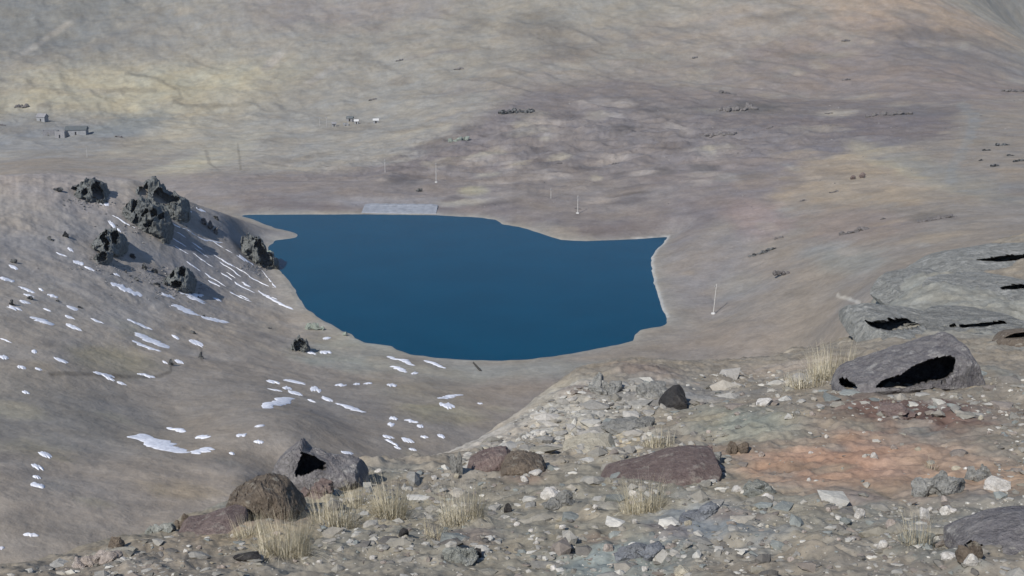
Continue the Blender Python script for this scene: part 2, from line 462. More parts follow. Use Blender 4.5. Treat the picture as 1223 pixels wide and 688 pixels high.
# ------------------------------------------------------------------ colours of the soil
COL = np.empty(X.shape + (3,))
cN, cM, cF = lin((141, 134, 122)), lin((138, 132, 124)), lin((150, 146, 136))
COL[:] = cM
COL += (cN - cM) * near[..., None]
COL = COL * (1 - far[..., None]) + cF * far[..., None]
warp = 1.0 * fbm(X / (Y * .05 + .5), np.log(Y) * 14, 4, 80)          # ragged patch outlines at every distance
warp2 = fbm(X / (Y * .016 + .2), np.log(Y) * 46, 3, 84)
def patch(px, py, rx, ry, c, s=.8, dmin=3.0, dmax=3000, soft=.55, ragged=.55):
    """a patch of other soil lying on the land, given by where its middle and edges are"""
    x, y, z = ground(px, py, dmin, dmax)
    x1 = ground(px + rx, py, dmin, dmax)[0]
    ya = ground(px, py + ry, dmin, dmax)[1]; yb = ground(px, py - ry, dmin, dmax)[1]
    wx = max(abs(x1 - x), .002 * y); 
    up = max(math.log(yb / y), .008); dn = max(math.log(y / max(ya, .2 * y)), .008)
    if ya > y: dn = up
    ly0 = math.log(y); kk = 1 + soft + ragged * 1.3
    r0, r1 = np.searchsorted(ly, [ly0 - dn * kk, ly0 + up * kk])
    ye = y * math.exp(-dn * kk)
    c0_, c1_ = np.searchsorted(uc, [min((x - wx * kk) / ye, (x - wx * kk) / (y * math.exp(up * kk))), max((x + wx * kk) / ye, (x + wx * kk) / (y * math.exp(up * kk)))])
    if r1 <= r0 or c1_ <= c0_: return
    q = (slice(r0, r1), slice(c0_, c1_))
    dl = LY[q] - ly0
    d = np.sqrt(((X[q] - x) / wx) ** 2 + (dl / np.where(dl > 0, up, dn)) ** 2)
    m = s * (1 - sstep(1 - soft, 1 + soft, d + ragged * warp[q] + ragged * .5 * warp2[q]))
    COL[q] += (lin(c) - COL[q]) * m[..., None]
def area(pts, c, s=.8, dmin=3.0, dmax=3000, edge=.06, ragged=.05):
    """a stretch of other soil with a traced border, ragged at the rim"""
    g = np.array([ground(px, py, dmin, dmax)[:2] for px, py in pts])
    pu, pl = g[:, 0] / g[:, 1], np.log(g[:, 1])
    r0, r1 = np.searchsorted(ly, [pl.min() - .1, pl.max() + .1]); a0, a1 = np.searchsorted(uc, [pu.min() - .05, pu.max() + .05])
    q = (slice(r0, r1), slice(a0, a1))
    wu, wl = 1.0, .55                                   # sideways and lengthways weights in the plane of (bearing, log distance)
    qu = (U[q] + .02 * warp[q] + .006 * warp2[q]) * wu; ql = (LY[q] + ragged * warp[q] + ragged * .4 * warp2[q]) * wl
    best = np.full(qu.shape, 1e9); ins = np.zeros(qu.shape, bool)
    for i in range(len(pu)):
        ax, ay, bx, by = pu[i - 1] * wu, pl[i - 1] * wl, pu[i] * wu, pl[i] * wl
        ex, ey = bx - ax, by - ay
        tt = np.clip(((qu - ax) * ex + (ql - ay) * ey) / (ex * ex + ey * ey + 1e-12), 0, 1)
        best = np.minimum(best, (qu - ax - tt * ex) ** 2 + (ql - ay - tt * ey) ** 2)
        ins ^= ((ay > ql) != (by > ql)) & (qu < ex * (ql - ay) / (by - ay + 1e-15) + ax)
    d = np.where(ins, -1, 1) * np.sqrt(best)
    m = s * (1 - sstep(-edge / 2, edge / 2, d))
    COL[q] += (lin(c) - COL[q]) * m[..., None]
V0 = 110
# far valley and mountain
patch(180, 108, 150, 38, (178, 171, 148), .85, V0)
patch(235, 150, 60, 34, (174, 167, 148), .8, V0, ragged=.8)
patch(265, 184, 30, 24, (184, 177, 152), .95, V0, ragged=.7)
patch(110, 92, 100, 14, (172, 166, 146), .6, V0, ragged=.9)
patch(250, 95, 90, 14, (172, 167, 146), .5, V0, ragged=.9)
patch(60, 160, 110, 26, (140, 142, 142), .8, V0)
patch(150, 150, 40, 12, (126, 132, 132), .6, V0)
area([(-40, 214), (150, 212), (300, 209), (300, 250), (240, 243), (150, 215), (-40, 222)], (134, 129, 126), .8, V0, edge=.02)
patch(420, 150, 190, 60, (152, 150, 143), .8, V0)
area([(290, 252), (288, 210), (380, 209), (440, 201), (500, 189), (545, 166), (590, 132), (640, 108), (760, 95), (880, 114), (1010, 120), (1150, 128), (1130, 165), (1000, 182), (960, 215), (880, 250), (820, 290), (700, 284), (600, 261), (440, 251)], (116, 110, 110), .95, V0, edge=.025, ragged=.045)
patch(240, 40, 200, 40, (146, 144, 138), .5, V0)
patch(420, 15, 120, 22, (140, 134, 132), .6, V0)
patch(50, 22, 140, 50, (124, 125, 122), .8, V0)  # soil colour darkened here to offset the slope's strong sun
patch(640, 30, 34, 22, (124, 120, 112), .75, V0, ragged=.9)
patch(560, 32, 22, 16, (126, 122, 114), .7, V0, ragged=.9)
patch(690, 64, 34, 9, (128, 122, 114), .7, V0, ragged=.9)
patch(700, 50, 120, 18, (138, 132, 124), .4, V0, ragged=.9)
patch(445, 32, 20, 8, (128, 124, 118), .7, V0, ragged=.9)
patch(900, 40, 150, 40, (152, 142, 132), .6, V0)
patch(1100, 18, 70, 34, (160, 144, 128), .8, V0)
patch(1060, 85, 170, 45, (134, 124, 120), .8, V0)
patch(1120, 42, 60, 8, (112, 106, 102), .7, V0, ragged=.7)
patch(1190, 70, 60, 20, (120, 118, 118), .6, V0, ragged=.8)
patch(940, 18, 60, 6, (124, 118, 110), .6, V0, ragged=.6)
patch(760, 100, 190, 26, (142, 134, 128), .6, V0)
patch(720, 160, 200, 50, (131, 126, 124), .85, V0)
patch(960, 130, 180, 10, (120, 116, 114), .6, V0, ragged=.9)
patch(1100, 132, 60, 8, (114, 111, 110), .7, V0, ragged=.9)
patch(900, 128, 30, 7, (100, 98, 96), .7, V0, ragged=.9)
patch(960, 175, 120, 16, (128, 124, 124), .7, V0)
patch(870, 210, 160, 40, (138, 131, 128), .7, V0)
patch(1050, 215, 130, 34, (158, 146, 128), .8, V0, ragged=.8)
patch(1105, 205, 40, 42, (178, 169, 144), .85, V0)
patch(1030, 186, 80, 4, (172, 160, 140), .6, V0, ragged=.9)
patch(1200, 230, 60, 60, (128, 127, 124), .8, V0)
patch(1020, 270, 100, 24, (136, 126, 120), .7, V0)
patch(905, 262, 40, 24, (146, 132, 128), .7, V0)
patch(1110, 258, 36, 6, (112, 108, 102), .7, V0, ragged=.8)
patch(1130, 282, 60, 6, (160, 148, 130), .6, V0, ragged=.9)
patch(840, 320, 70, 60, (134, 130, 128), .7, V0)
patch(880, 340, 40, 18, (140, 140, 136), .5, V0)
patch(1010, 310, 70, 26, (136, 138, 134), .7, V0)
patch(860, 410, 190, 22, (140, 132, 124), .6, V0)
patch(420, 222, 420, 18, (136, 130, 126), .8, V0)
patch(560, 220, 150, 22, (128, 122, 118), .6, V0, ragged=.8)
patch(700, 240, 110, 24, (140, 134, 128), .6, V0, ragged=.8)
patch(565, 228, 16, 6, (166, 160, 136), .7, V0, ragged=.6)
patch(480, 240, 100, 7, (142, 140, 140), .7, V0)
# undulation shading painted as pale and dark lenses on the hillside beyond the lake
_pr = random.Random(5)
for i in range(80):
    px = _pr.uniform(470, 860); py = _pr.uniform(118, 245)
    if py < 130 + (600 - px) * .25: continue
    cc = _pr.choice([(162, 155, 148), (154, 148, 142), (108, 103, 102), (102, 98, 97), (166, 160, 146)])
    patch(px, py, _pr.uniform(8, 28), _pr.uniform(2, 5), cc, .7, V0, ragged=.9)
for i in range(60):
    px = _pr.uniform(0, 1223); py = _pr.uniform(2, 205)
    cc = _pr.choice([(164, 158, 146), (158, 154, 144), (124, 120, 114), (130, 126, 118), (134, 128, 124)])
    patch(px, py, _pr.uniform(8, 40), _pr.uniform(2, 6), cc, .45, V0, ragged=.9)
for i in range(40):
    px = _pr.uniform(820, 1223); py = _pr.uniform(150, 330)
    cc = _pr.choice([(156, 148, 138), (118, 112, 106), (150, 138, 122), (124, 118, 114), (154, 152, 146)])
    patch(px, py, _pr.uniform(8, 36), _pr.uniform(2, 6), cc, .45, V0, ragged=.9)
# faint tracks on the far slope
for a, b in (((25, 66), (82, 28)), ((318, 82), (333, 66)), ((368, 100), (402, 78))):
    for s in np.linspace(0, 1, 9):
        patch(a[0] + (b[0] - a[0]) * s, a[1] + (b[1] - a[1]) * s, 6, 2.2, (162, 158, 150), .5, V0, ragged=.4)
# spur and valley floor this side of the lake
patch(100, 300, 240, 90, (130, 127, 124), .8, V0)
patch(40, 400, 230, 90, (152, 147, 140), .8, V0)
patch(270, 310, 80, 60, (122, 121, 122), .7, V0)
patch(60, 228, 120, 16, (134, 128, 124), .6, V0)
patch(140, 432, 62, 18, (150, 142, 118), .7, V0)
patch(60, 500, 200, 60, (130, 127, 120), .6, V0)
patch(40, 535, 70, 12, (152, 146, 126), .55, V0, ragged=.8)
patch(20, 490, 50, 8, (150, 144, 124), .5, V0, ragged=.8)
patch(280, 480, 170, 30, (134, 129, 122), .6, V0)
patch(200, 595, 260, 50, (152, 144, 134), .8, V0)
patch(230, 588, 60, 10, (158, 146, 126), .5, V0, ragged=.8)
patch(530, 470, 70, 22, (140, 136, 124), .6, V0)
patch(525, 493, 50, 10, (152, 146, 122), .6, V0, ragged=.7)
patch(620, 470, 90, 26, (134, 127, 120), .7, V0)
patch(560, 445, 190, 12, (142, 142, 134), .7, V0)
patch(420, 420, 60, 16, (138, 142, 134), .6, V0)
for i in range(60):
    px = _pr.uniform(0, 640); py = _pr.uniform(300, 620)
    if py < 230 + px * .4: py = 230 + px * .4 + 20
    cc = _pr.choice([(150, 144, 126), (118, 115, 112), (140, 138, 132), (112, 108, 104), (146, 138, 122)])
    patch(px, py, _pr.uniform(10, 45), _pr.uniform(3, 9), cc, .4, V0, ragged=.9)
# pale wet margin of the lake
ring = np.exp(-np.maximum(SD, 0) / 3.5) * (SD < 60)
COL += (lin((156, 156, 148)) - COL) * (.5 * ring)[..., None]
band = np.exp(-((SD - .3) / .55) ** 2) * (X > 40) * (Y < 470) * (Y > 340)
COL += (lin((186, 188, 186)) - COL) * (.6 * band)[..., None]
# the near rubble slope
NX = 70
patch(1120, 350, 130, 60, (140, 142, 136), .8, 3, NX)
patch(700, 620, 700, 60, (138, 136, 124), .6, 3, NX)
patch(1090, 498, 105, 22, (106, 88, 82), .95, 3, NX, ragged=.7)
patch(1020, 552, 150, 44, (166, 140, 122), .85, 3, NX, ragged=.45)
patch(1000, 548, 100, 24, (170, 136, 114), .6, 3, NX, ragged=.6)
patch(1150, 560, 70, 26, (164, 142, 122), .7, 3, NX, ragged=.6)
patch(900, 510, 70, 30, (136, 142, 132), .7, 3, NX)
patch(850, 630, 80, 36, (136, 143, 147), .7, 3, NX, ragged=.6)
patch(730, 672, 90, 24, (130, 142, 142), .7, 3, NX, ragged=.6)
patch(690, 490, 66, 40, (176, 172, 160), .85, 3, NX, ragged=.5)
patch(720, 525, 42, 12, (192, 178, 148), .8, 3, NX, ragged=.4)
patch(800, 468, 90, 14, (134, 134, 132), .8, 3, NX, ragged=.5)
patch(580, 522, 60, 10, (190, 184, 174), .7, 3, NX, ragged=.6)
patch(930, 440, 100, 8, (168, 156, 142), .7, 3, NX, ragged=.7)
patch(1150, 620, 120, 40, (132, 132, 126), .6, 3, NX)
patch(300, 625, 80, 20, (146, 128, 112), .7, 3, NX)
patch(150, 668, 160, 24, (132, 124, 114), .6, 3, NX)
for i in range(110):
    px = _pr.uniform(60, 1223); py = _pr.uniform(440, 688)
    cc = _pr.choice([(160, 154, 142), (112, 108, 100), (150, 140, 122), (124, 130, 128), (166, 162, 152), (128, 112, 104), (120, 124, 118)])
    patch(px, py, _pr.uniform(8, 40), _pr.uniform(3, 10), cc, .5, 3, NX, ragged=.9)
patch(335, 640, 70, 18, (166, 154, 130), .7, 3, NX, ragged=.7)
patch(440, 602, 70, 18, (158, 150, 128), .6, 3, NX, ragged=.7)
patch(770, 600, 50, 14, (156, 148, 126), .6, 3, NX, ragged=.7)
def trail(pts, w, c, s, rag=.5):
    """a thin line over the land (w photo pixels wide): a stream bed, gully or footpath"""
    g = np.array([ground(px, py, V0)[:2] for px, py in pts])
    pu, pl = g[:, 0] / g[:, 1], np.log(g[:, 1]) * .2
    hw = w / 1600 / 2
    r0, r1 = np.searchsorted(ly * .2, [pl.min() - 4 * hw, pl.max() + 4 * hw]); a0, a1 = np.searchsorted(uc, [pu.min() - 4 * hw, pu.max() + 4 * hw])
    q = (slice(r0, r1), slice(a0, a1))
    qu = U[q] + hw * rag * 2 * warp2[q]; ql = LY[q] * .2 + hw * rag * warp[q]
    best = np.full(qu.shape, 1e9)
    for i in range(len(pu) - 1):
        ex, ey = pu[i + 1] - pu[i], pl[i + 1] - pl[i]
        tt = np.clip(((qu - pu[i]) * ex + (ql - pl[i]) * ey) / (ex * ex + ey * ey + 1e-12), 0, 1)
        best = np.minimum(best, (qu - pu[i] - tt * ex) ** 2 + (ql - pl[i] - tt * ey) ** 2)
    m = s * (1 - sstep(.5, 1.5, np.sqrt(best) / hw + .5 * warp2[q]))
    COL[q] += (lin(c) - COL[q]) * m[..., None]
trail([(150, 88), (180, 92), (196, 99), (213, 108), (218, 117), (207, 122), (222, 126), (250, 127), (300, 124)], 3, (116, 112, 100), .45)
trail([(128, 110), (150, 107), (185, 109)], 3, (120, 116, 104), .5)
trail([(284, 172), (286, 188), (287, 203)], 2.5, (110, 106, 96), .5)
trail([(246, 180), (250, 195), (262, 204)], 4, (116, 112, 104), .5)
trail([(215, 431), (205, 436), (203, 444), (192, 449), (170, 450), (120, 448), (60, 447)], 3, (84, 80, 74), .5)
trail([(236, 405), (240, 415), (241, 430)], 3, (96, 92, 86), .5)
trail([(1135, 215), (1140, 196), (1150, 180), (1160, 160), (1165, 140), (1150, 126)], 14, (134, 136, 134), .5)
trail([(1000, 352), (1014, 357), (1026, 363)], 3, (196, 192, 182), .6)
for a, b in (((60, 60), (30, 70)), ((590, 100), (720, 40)), ((650, 110), (830, 50)), ((870, 60), (980, 8)), ((480, 60), (560, 20)), ((300, 60), (380, 18)), ((100, 60), (190, 14))):
    trail([a, ((a[0] + b[0]) / 2 + 5, (a[1] + b[1]) / 2 + 3), b], 7, _pr.choice([(128, 124, 118), (160, 156, 148)]), .3)
# grain
R = rows(60, 3600)
COL[R] *= 1 + .15 * fbm(X[R] / 9, Y[R] / 9, 4, 92)[..., None] * (1 - near[R][..., None])
R = rows(1.6, 112)
COL[R] *= 1 + near[R][..., None] * .34 * fbm(X[R] / .5, Y[R] / .5, 4, 95)[..., None]
R = rows(615, 3600)
COL[R] *= 1 + far[R][..., None] * .15 * fbm((X[R] + .4 * Y[R]) / 42, Y[R] / 70, 5, 97)[..., None]
# light balance put into the soil colour: sunlit far slopes darker, dim spur paler
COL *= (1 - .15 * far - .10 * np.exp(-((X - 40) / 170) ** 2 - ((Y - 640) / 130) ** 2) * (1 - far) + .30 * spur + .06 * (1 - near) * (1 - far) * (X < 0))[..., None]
COL *= np.array([1.02, 1.0, .965])
COL = np.clip(COL, .01, .9) * ALB

# ------------------------------------------------------------------ the land: near slope, valley floor, mountain (one sheet in three lengths)
i_near = int(np.searchsorted(ly, math.log(100))); i_far = int(np.searchsorted(ly, math.log(1230)))
def sheet(name, r0, r1, mat):
    k_ = r1 - r0 + 1
    v = np.stack([X[r0:r1 + 1], Y[r0:r1 + 1], Z[r0:r1 + 1]], -1).reshape(-1, 3)
    idx = np.arange(k_ * NU).reshape(k_, NU)
    f = np.stack([idx[:-1, :-1], idx[:-1, 1:], idx[1:, 1:], idx[1:, :-1]], -1).reshape(-1, 4)
    o = link(name, v, f, mat, smooth=True, attr=('soil', COL[r0:r1 + 1].reshape(-1, 3)))
    return tag(o, kind='structure')
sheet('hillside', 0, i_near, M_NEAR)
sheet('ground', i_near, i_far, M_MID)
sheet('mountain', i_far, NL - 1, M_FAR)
# the lake lies a little way in under its banks
wet = SD < 3.0
cell = wet[:-1, :-1] & wet[:-1, 1:] & wet[1:, 1:] & wet[1:, :-1]
gi = np.arange(NL * NU).reshape(NL, NU)
f = np.stack([gi[:-1, :-1][cell], gi[:-1, 1:][cell], gi[1:, 1:][cell], gi[1:, :-1][cell]], -1)
used, inv = np.unique(f, return_inverse=True)
lv = np.stack([X.ravel()[used], Y.ravel()[used], np.zeros(len(used))], -1)
tag(link('lake', lv, inv.reshape(f.shape), M_WATER, smooth=True), kind='structure')

# ------------------------------------------------------------------ rocks
_ico = {}
def ico(sub):
    if sub not in _ico:
        b = bmesh.new(); bmesh.ops.create_icosphere(b, subdivisions=sub, radius=1)
        b.verts.index_update()
        _ico[sub] = (np.array([v.co[:] for v in b.verts]), np.array([[v.index for v in f.verts] for f in b.faces])); b.free()
    return _ico[sub]
def facet_rock(seed, size, sub=4, cuts=14, rough=.05, rz=0.0, tilt=(0, 0), jag=0.0):
    """angular stone: a ball cut by random planes, roughened, scaled to size"""
    r = np.random.default_rng(seed)
    d, f = ico(sub)
    nrm = r.normal(size=(cuts, 3)); nrm /= np.linalg.norm(nrm, axis=1)[:, None]
    off = r.uniform(.52, .86, cuts)
    dots = d @ nrm.T
    with np.errstate(divide='ignore'):
        rad = np.min(np.where(dots > .05, off / np.maximum(dots, .05), 9), axis=1)
    rad = np.minimum(rad, 1.05) * 1.14
    p = d * rad[:, None]
    s = seed * 3.1
    w = np.linalg.norm(d, axis=1)
    nz = fbm(p[:, 0] * 1.7 + p[:, 2] * 1.1 + s, p[:, 1] * 1.7 - p[:, 2] * .9 + s, 4, seed % 50)
    p *= (1 + rough * 2.2 * nz)[:, None]
    if jag:
        rg = ridged(p[:, 0] * .8 + p[:, 1] * .6 + s, p[:, 2] * .9 + p[:, 1] * .6 - s, 3, seed % 31)
        p *= (1 + jag * (rg - .4))[:, None]
    p = p * (np.asarray(size) / 2)
    ca, sa = math.cos(tilt[0]), math.sin(tilt[0])          # about y (right end up when positive)
    x, z = p[:, 0] * ca - p[:, 2] * sa, p[:, 0] * sa + p[:, 2] * ca
    p = np.stack([x, p[:, 1], z], 1)
    ca, sa = math.cos(tilt[1]), math.sin(tilt[1])          # about x
    y, z = p[:, 1] * ca - p[:, 2] * sa, p[:, 1] * sa + p[:, 2] * ca
    p = np.stack([p[:, 0], y, z], 1)
    ca, sa = math.cos(rz), math.sin(rz)
    p = np.stack([p[:, 0] * ca - p[:, 1] * sa, p[:, 0] * sa + p[:, 1] * ca, p[:, 2]], 1)
    return p, f
_seed = [100]
def rock(name, label, cat, px, py, wpx, hpx, mat, group=None, depth=.8, sink=.25, dmin=3, dmax=3000, rz=None, tilt=(0, 0), cuts=14, rough=.05, sub=4, seed=None, blocks=None, jag=0.0):
    """one stone (or, with blocks, one outcrop of several fused blocks) whose foot stands at photo pixel px, py"""
    if seed is None: _seed[0] += 1; seed = _seed[0]
    x, y, z = ground(px, py, dmin, dmax)
    k_ = y / 1600.0
    w, h = wpx * k_, hpx * k_
    r = random.Random(seed)
    if blocks is None:
        p, f = facet_rock(seed, (w, w * depth, h / (1 - sink)), sub, cuts, rough, r.uniform(-.4, .4) if rz is None else rz, tilt)
        p = p + np.array([0, w * depth * .25, h * .36 - h * sink / 2 / (1 - sink)])
        V, FF = p, f
    else:
        vs, fs, c = [], [], 0
        for i, (bx, bz, bw, bh) in enumerate(blocks):     # offsets and sizes as shares of the whole
            p, f = facet_rock(seed * 13 + i, (w * bw, w * bw * depth, h * bh * 1.35), sub, cuts, rough, r.uniform(-1, 1), (r.uniform(-.35, .35), r.uniform(-.3, .3)), jag)
            bx_, by_ = bx * w, r.uniform(-.12, .12) * w * depth + .12 * w
            gz = float(height(x + bx_, y + by_)) - z
            p = p + np.array([bx_, by_, gz + bz * h + h * bh * .40])
            vs.append(p); fs.append(f + c); c += len(p)
        V, FF = np.concatenate(vs), np.concatenate(fs)
    o = link(name, V, FF, mat, smooth=False)
    o.location = (x, y, z)
    return tag(o, label, cat, group)

def loft_rock(name, label, cat, group, top, bot, depth, mat, D=None, hole=None, hole_depth=1.0, rough=.07, seed=1, box=.75, end=.08, cuts=12, reach=(3, 70), lip=2.0, pull=0.0, cleft=0.0):
    """rock with a traced outline, its own distance and its own thickness; a hole is hollowed out of its front"""
    top = np.array(top, float); bot = np.array(bot, float)
    if D is None: D = ground(bot[:, 0].mean(), np.interp(bot[:, 0].mean(), bot[:, 0], bot[:, 1]) - 1, *reach)[1]
    D -= pull
    yc = D + depth * .55
    NS, NP = 110, 96
    x0, x1 = min(top[0, 0], bot[0, 0]), max(top[-1, 0], bot[-1, 0])
    S = (1 - np.cos(np.linspace(0, np.pi, NS))) / 2 * .6 + np.linspace(0, 1, NS) * .4
    pxs = x0 + (x1 - x0) * S
    uu = np.array([ray(a, b)[0] for a, b in zip(pxs, np.interp(pxs, top[:, 0], top[:, 1]))]) * yc
    zt = np.array([HC - (yc + .45 * depth) * ray(a, b)[1] for a, b in zip(pxs, np.interp(pxs, top[:, 0], top[:, 1]))])
    zb = np.array([HC - (yc - depth) * ray(a, b)[1] for a, b in zip(pxs, np.interp(pxs, bot[:, 0], bot[:, 1]))])
    H = (zt - zb).max()
    taper = np.clip(np.minimum(S, 1 - S) / end, 0, 1) ** .5
    zt = zt + .06 * H
    gz = np.minimum(height(uu, np.full(NS, yc)), height(uu * (yc - .7 * depth) / yc, np.full(NS, yc - .7 * depth)))
    gz = np.minimum(gz, height(uu * (yc + .6 * depth) / yc, np.full(NS, yc + .6 * depth)))
    zb2 = np.minimum(np.minimum(zb - .12 * H, gz - .10 * H), zt - .1 * H)
    ph = np.linspace(0, 2 * np.pi, NP, endpoint=False)
    cs = np.sign(np.cos(ph)) * np.abs(np.cos(ph)) ** box; sn = np.sign(np.sin(ph)) * np.abs(np.sin(ph)) ** box
    mid, hf = (zt + zb2) / 2, (zt - zb2) / 2
    V = np.stack([np.repeat(uu[:, None], NP, 1), yc - depth * cs[None] * (.35 + .65 * taper[:, None]), mid[:, None] + hf[:, None] * sn[None] * (.5 + .5 * taper[:, None])], -1)
    rc = np.random.default_rng(seed + 500)
    cen = np.array([uu.mean(), yc, (zt.max() + zb2.min()) / 2]); hs = np.array([np.ptp(uu) / 2, depth, (zt.max() - zb2.min()) / 2])
    Q = (V - cen) / hs
    for _ in range(cuts):
        n_ = rc.normal(size=3) * np.array([1, 1, .8]); n_ /= np.linalg.norm(n_)
        if n_[1] > .2: n_[1] *= -1
        mx = (Q @ n_).max(); lim = mx * rc.uniform(.80, .95)
        Q = Q - np.maximum(Q @ n_ - lim, 0)[..., None] * n_ * .9
    V = Q * hs + cen
    q = V / H * 1.0; o_ = seed * 2.7
    nz = fbm(q[..., 0] * 1.6 + q[..., 1] * .9 + o_, q[..., 2] * 1.8 - q[..., 1] * .8 + o_, 5, seed % 17)
    rg = ridged(q[..., 0] * .9 + q[..., 1] * .5 - o_, q[..., 2] * 1.5 + q[..., 1] * .6 + o_, 4, seed % 13) - .35
    stepn = np.round((nz * 3 + .2 * rg)) / 3
    N = np.stack([np.zeros_like(nz), -np.repeat(cs[None], NS, 0), np.repeat(sn[None], NS, 0)], -1)
    V += N * (rough * H * (.9 * nz + .8 * rg + .9 * stepn))[..., None]
    if cleft:
        ck = ridged(q[..., 0] * 1.5 + q[..., 2] * .5 + o_, q[..., 2] * .8 - q[..., 0] * .5 + q[..., 1] * .4, 3, seed % 23)
        V -= N * (cleft * H * sstep(.42, .62, ck))[..., None]
    V[..., 0] += rough * H * .6 * fbm(q[..., 1] * 2 + o_, q[..., 2] * 2.4, 3, seed % 11)
    if hole is not None and not isinstance(hole[0], list): hole = [hole]
    for hp_ in (hole or []):
        hp = np.array(hp_, float)
        yy = V[..., 1]; u_ = V[..., 0] / yy; t_ = (HC - V[..., 2]) / yy
        v_ = (t_ * CP - SP) / (CP + t_ * SP)
        qx = u_ * (CP - v_ * SP) * 1600 + 611.5; qy = v_ * 1600 + 344
        wv = np.ptp(hp[:, 1]) * (.05 if not cleft else .16)
        qx = qx + wv * fbm(q[..., 0] * 5 + o_, q[..., 2] * 5, 3, 7); qy = qy + wv * fbm(q[..., 0] * 5 - o_, q[..., 2] * 5 + 9, 3, 8)
        ins = np.zeros(qx.shape, bool); best = np.full(qx.shape, 1e9)
        for i in range(len(hp)):
            (ax, ay), (bx, by) = hp[i - 1], hp[i]
            ins ^= ((ay > qy) != (by > qy)) & (qx < (bx - ax) * (qy - ay) / (by - ay + 1e-12) + ax)
            ex, ey = bx - ax, by - ay
            tt = np.clip(((qx - ax) * ex + (qy - ay) * ey) / (ex * ex + ey * ey + 1e-12), 0, 1)
            best = np.minimum(best, np.hypot(qx - ax - tt * ex, qy - ay - tt * ey))
        m = ins & (N[..., 1] < .35)
        push = np.where(m, np.clip(best / lip, 0, 1), 0) * hole_depth
        V[..., 1] += push; V[..., 2] -= push * t_ * .985; V[..., 0] += push * u_
    base = np.array([uu.mean(), yc, float(zb.mean())])
    vv = (V - base).reshape(-1, 3)
    idx = np.arange(NS * NP).reshape(NS, NP); nx = np.roll(idx, -1, 1)
    f = np.stack([idx[:-1], nx[:-1], nx[1:], idx[1:]], -1).reshape(-1, 4)[:, ::-1]
    faces = [tuple(int(i) for i in a) for a in f] + [tuple(int(i) for i in idx[0]), tuple(int(i) for i in idx[-1][::-1])]
    o = link(name, vv, faces, mat); o.location = base
    b_ = bmesh.new(); b_.from_mesh(o.data); bmesh.ops.recalc_face_normals(b_, faces=b_.faces[:]); b_.to_mesh(o.data); b_.free()
    return tag(o, label, cat, group)
G_CRAG = 'crags on the spur beside the lake'
def crag(label, px, py, w, h, blocks, mat=None, seed=None, name='rock_outcrop', depth=.7):
    r = random.Random((seed or int(px * 7 + py)) + 5)
    out = []
    for bx, bz, bw, bh in blocks:
        k = 3 if len(blocks) > 1 and w > 12 else 2
        for _ in range(k):
            out.append((bx + r.uniform(-.2, .2) * bw, bz + r.uniform(-.05, .12), bw * r.uniform(.65, .95), bh * r.uniform(.35, .75)))
    return rock(name, label, 'rock outcrop', px, py, w, h, mat or R_DARK, G_CRAG, depth, dmin=120, dmax=620, cuts=13, rough=.03, sub=4, blocks=out, seed=seed, jag=.10)
def big_crag(label, top, bot, depth, holes, hd, seed, rough=.17, mat=None, box=.8):
    return loft_rock('rock_outcrop', label, 'rock outcrop', G_CRAG, top, bot, depth, mat or R_CRAG, None, holes, hd, rough, seed, box, .10, 18, (120, 620), .7, 0, .15)
big_crag('large dark crag crowning the spur, with black hollow on its right flank',
         [(160, 240), (164, 230), (168, 222), (173, 216), (180, 213), (188, 214), (195, 222), (204, 230), (213, 236), (223, 243)], [(160, 243), (180, 247), (205, 249), (224, 247)], 6,
         [[(166, 224), (176, 219), (178, 228), (175, 237), (170, 237), (165, 231)], [(184, 228), (190, 224), (199, 227), (208, 234), (215, 239), (211, 243), (197, 245), (188, 242), (183, 237)]], 7, 211)
big_crag('broken grey crag with several black clefts just below the large crag',
         [(142, 250), (147, 243), (155, 240), (164, 237), (174, 239), (184, 242), (193, 248), (203, 256)], [(143, 254), (153, 263), (170, 273), (187, 273), (203, 262)], 6,
         [[(144, 245), (149, 242), (150, 247), (146, 252)], [(155, 252), (160, 241), (165, 239), (163, 247), (158, 255)], [(157, 266), (163, 256), (165, 263), (161, 268)],
          [(168, 258), (174, 249), (178, 252), (171, 259)], [(179, 252), (186, 249), (188, 258), (181, 259)], [(188, 258), (195, 254), (197, 260), (190, 263)], [(170, 268), (184, 262), (180, 270), (174, 272)]], 7, 223)
big_crag('dark ribbed crag with black right side at the left of the spur crest',
         [(81, 228), (86, 223), (93, 221), (100, 216), (107, 212), (114, 214), (120, 220), (125, 229), (128, 238)], [(81, 237), (97, 237), (112, 240), (128, 241)], 6,
         [[(83, 225), (92, 223), (91, 229), (86, 236), (83, 235)], [(109, 225), (114, 216), (119, 220), (123, 228), (125, 237), (116, 238), (111, 233)], [(97, 229), (103, 224), (105, 229), (101, 234)]], 7, 231)
big_crag('dark upright crag beside a snow pocket in the middle of the spur',
         [(112, 289), (118, 279), (125, 273), (133, 275), (140, 280), (147, 291)], [(112, 298), (124, 305), (134, 304), (147, 296)], 8.0,
         [[(120, 279), (126, 272), (128, 284), (131, 300), (128, 303), (124, 291), (119, 285)], [(132, 277), (140, 276), (142, 284), (138, 292), (133, 290)]], 9, 241, box=1.15)
big_crag('jagged black rock just under the upright crag with snow pocket',
         [(112, 308), (117, 301), (123, 298), (130, 301), (131, 308)], [(112, 314), (121, 316), (131, 313)], 4.0, [[(115, 308), (122, 300), (128, 303), (127, 311), (117, 313)]], 5, 243, box=1.1)
big_crag('dark split crag with snow tongue beneath it on the spur',
         [(192, 336), (200, 326), (207, 320), (214, 318), (221, 321), (230, 333)], [(192, 342), (212, 347), (230, 341)], 7.0,
         [[(202, 319), (208, 316), (209, 331), (203, 332)], [(213, 313), (220, 312), (222, 323), (221, 331), (214, 329)], [(204, 337), (211, 335), (218, 338), (215, 344), (206, 345)]], 9, 247, box=1.15)
